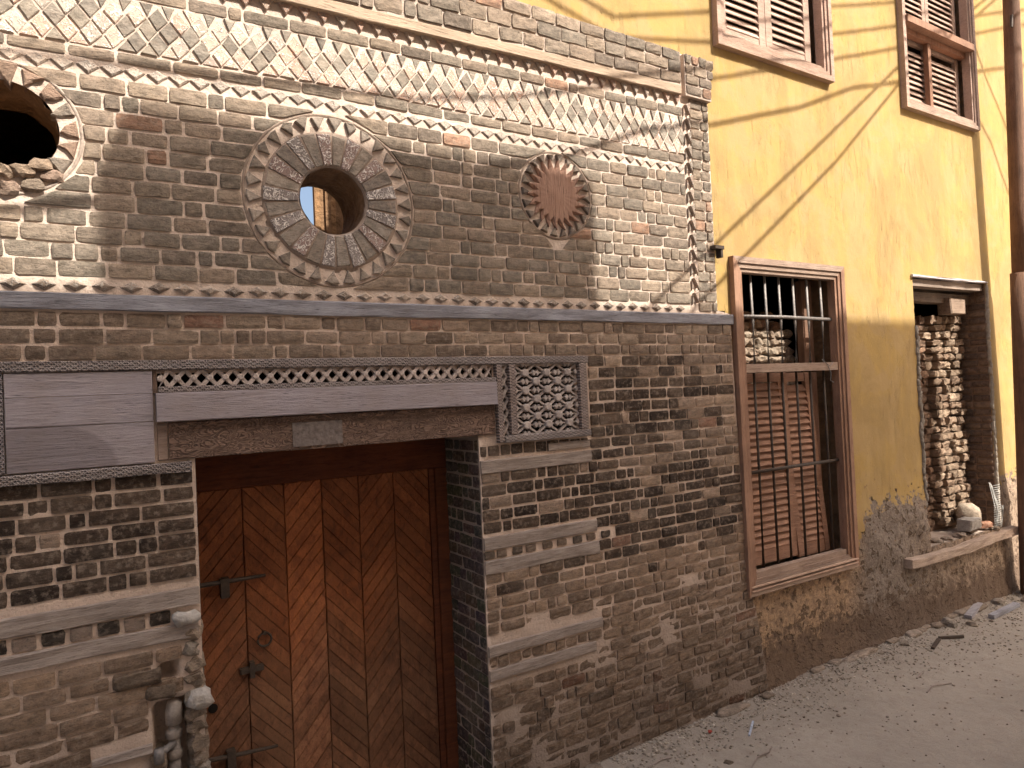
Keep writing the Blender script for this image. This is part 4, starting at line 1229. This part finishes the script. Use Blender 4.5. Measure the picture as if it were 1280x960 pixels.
cable([(1.35, 3.05), (2.16, 3.226), (2.74, 3.47), (3.31, 3.623), (4.24, 3.90), (4.9, 4.17), (5.52, 4.34)], [1.5] * 7, lab[0], .014)
cable([(.6, 3.33), (1.35, 3.391), (1.88, 3.504), (2.404, 3.657), (3.33, 3.915), (3.911, 4.09), (4.634, 4.319), (5.55, 4.62)], [1.6] * 8, lab[1])
cable([(2.6, 4.0), (3.4, 4.16), (4.65, 4.509), (5.507, 4.78)], [1.55] * 4, lab[2], rise=.9)
cable([(2.6, 4.12), (3.33, 4.33), (4.668, 4.718), (5.526, 4.976)], [1.6] * 4, lab[3], rise=.9)
cable([(3.32, 2.87), (4.55, 3.75), (5.47, 4.42), (6.4, 5.0)], [1.9, 1.7, 1.5, 1.4], lab[4])
cable([(3.62, 2.84), (4.66, 3.60), (5.52, 4.32), (6.4, 4.9)], [1.9, 1.7, 1.5, 1.4], lab[5])
cable([(6.62, 5.2), (7.0, 4.65), (7.35, 4.25), (7.9, 3.5)], [1.7, 1.7, 1.7, 1.7], 'overhead cable shadowing the yellow wall right of the post, upper one')
cable([(6.62, 4.4), (7.0, 4.1), (7.35, 3.6), (7.8, 2.9)], [1.7, 1.7, 1.7, 1.7], 'overhead cable shadowing the yellow wall right of the post, lower one')

# ================================================================== OPPOSITE SIDE OF THE LANE
ob = thing('opposite_house', 'ochre rendered house across the lane whose roof shades the brick front', 'house', (2.5, -4.2, .05))
OY = -4.2
mb = MB(); box(mb, -12, 8.45, OY - 5, OY, 0, 7.49); mb.build('wall', M['opp'], ob)
mb = MB(); box(mb, 2.26, 4.47, OY - .22, OY, 7.49, 8.19); mb.build('roof_parapet', M['opp'], ob)
mb = MB(); box(mb, 8.46, 8.92, OY - .5, OY - .01, 0, 5.72); mb.build('low_shade_block', M['opp'], ob)  # unseen block, added and sized so its shadow covers the wall foot
for x0 in (-4.0, -.5, 3.0, 6.0):
    for z0 in (1.0, 4.4):
        mb = MB(); box(mb, x0, x0 + 1.0, OY, OY + .05, z0, z0 + 1.7, (.6, .55, .5), .01, j=.0); mb.build('shutter', M['slat'], ob)

# ================================================================== DEBRIS
def gz(x, y): return GZ + .012 * nz(x, y, 0, 2.1) + .035 * sm(y, -.45, .02) * (.6 + .8 * nz(x, 5, 0, 1.7)) * sm(x, 2.2, 4.5)
mb = MB()
for k in range(3000):
    x = R_.uniform(1.7, 7.6); t = R_.random() ** 4; y = .0 - t * 1.7
    if x > 4.6 and R_.random() < .5: y *= .5
    s = R_.choice([.0025, .003, .004, .005, .007]) * R_.uniform(.7, 1.3)
    if R_.random() < .012: s *= 2.0
    stone(mb, (x, y, gz(x, y) + s * .2), s, pick((.42, .36, .31), (.36, .30, .25), (.5, .44, .38), (.28, .22, .18)), 0)
for k in range(3200):
    x = R_.uniform(2.3, 7.4); t = abs(R_.gauss(0, .16)) * (1 + .8 * sm(x, 4.5, 6)) * (1 + .6 * nz(x, 0, 3, 3)); y = .0 - t
    s_ = R_.choice([.003, .004, .006, .008]) * R_.uniform(.7, 1.3)
    stone(mb, (x, y, gz(x, y) + s_ * .25), s_, pick((.5, .45, .39), (.42, .37, .31), (.58, .53, .47), (.32, .27, .22)), 0)
mb.build('gravel', M['rubble'], kind='stuff', center=False)
# ragged foot of mud along the brick front
mb = MB()
for k in range(26):
    x = R_.uniform(1.62, 7.4); s = R_.uniform(.02, .05)
    stone(mb, (x, -.01 - R_.random() * .05, gz(x, 0) + s * .05), (s * R_.uniform(1, 3), s, s * .4), pick((.32, .26, .21), (.36, .30, .25), (.27, .215, .17)), 1)
mb.build('earth_bank', M['rubble'], smooth=True, kind='stuff', center=False)
def lie(name, x0, y0, x1, y1, wv, h, mat, label, cat, c=(1, 1, 1)):
    mb = MB(); z0, z1 = gz(x0, y0) + h, gz(x1, y1) + h; a = Vector((x1 - x0, y1 - y0, 0)).normalized(); b = Vector((-a.y, a.x, 0)) * wv
    top = [Vector((x0, y0, z0)) - b, Vector((x1, y1, z1)) - b * .8, Vector((x1, y1, z1)) + b, Vector((x0, y0, z0)) + b * .7]
    mb.add([tuple(p) for p in top] + [(p.x, p.y, p.z - h * .9) for p in top], [(0, 1, 2, 3), (0, 4, 5, 1), (1, 5, 6, 2), (2, 6, 7, 3), (3, 7, 4, 0)], c)
    return tag(mb.build(name, M[mat]), label, cat)
lie('plastic_strip', 3.07, -.285, 3.21, -.20, .006, .010, 'white', 'pale blue white plastic strip lying on the street near the brick corner', 'litter')
mb = MB(); stone(mb, (2.93, -.13, gz(2.93, -.13) + .008), .013, (1, 1, 1), 0); tag(mb.build('red_scrap', M['red']), 'tiny red scrap on the gravel beside the brick wall', 'litter')
lie('wood_fragment', 5.05, -.26, 5.26, -.20, .013, .018, 'timber', 'short dark charred wood piece on the street below the broken sill', 'wood', (.25, .22, .2))
lie('wood_fragment', 5.28, -.19, 5.46, -.27, .011, .020, 'timber', 'dark charred wood piece pointing towards the leaning post, right of the short one', 'wood', (.22, .2, .18))
lie('broken_board', 5.85, -.12, 6.25, -.03, .03, .03, 'beam', 'grey board fragment against the wall foot under the sill', 'board', (1.2, 1.15, 1.1))
lie('broken_board', 6.0, -.22, 6.5, -.20, .025, .035, 'beam', 'longest grey board fragment lying out from the wall foot', 'board', (1.1, 1.1, 1.1))
def twig(pts, label, r=.004):
    mb = MB(); tube(mb, [(x, y, gz(x, y) + h) for x, y, h in pts], r, 5); tag(mb.build('twig', M['timber']), label, 'twig')
twig([(2.80, -.52, .006), (2.90, -.47, .012), (3.0, -.47, .008), (3.06, -.44, .006)], 'crooked brown twig on the dust at the bottom of the picture')
twig([(4.35, -.58, .005), (4.45, -.56, .012), (4.6, -.60, .006)], 'thin pale twig in the middle of the street')
twig([(4.5, -.44, .005), (4.62, -.42, .01)], 'short dark twig closer to the yellow wall', .006)
twig([(2.40, -.20, .005), (2.50, -.19, .01), (2.56, -.2, .005)], 'small twig near the foot of the brick wall', .005)
mb = MB(); stone(mb, (2.77, -.40, gz(2.77, -.4) + .001), .022, (.10, .08, .06), 1, .2); tag(mb.build('dung_patch', M['rubble'], smooth=True), 'small dark round patch on the street at the bottom', 'patch')
for k, (xx, yy, s, l_) in enumerate(((5.62, -.10, .05, 'largest grey stone at the yellow wall foot'), (5.75, -.2, .035, 'medium stone lying out from the yellow wall foot'), (6.45, -.08, .045, 'stone at the wall foot below the right end of the sill'), (6.7, -.2, .04, 'stone beside the foot of the leaning post'), (4.95, -.12, .03, 'small stone at the hollow in the wall foot'))):
    mb = MB(); stone(mb, (xx, yy, gz(xx, yy) + s * .25), s, pick((.34, .30, .26), (.28, .24, .2)), 1); tag(mb.build('stone', M['rubble']), l_, 'stone', 'stones along the foot of the yellow wall')
print('bricks', len(BR), 'rubble', CNT)
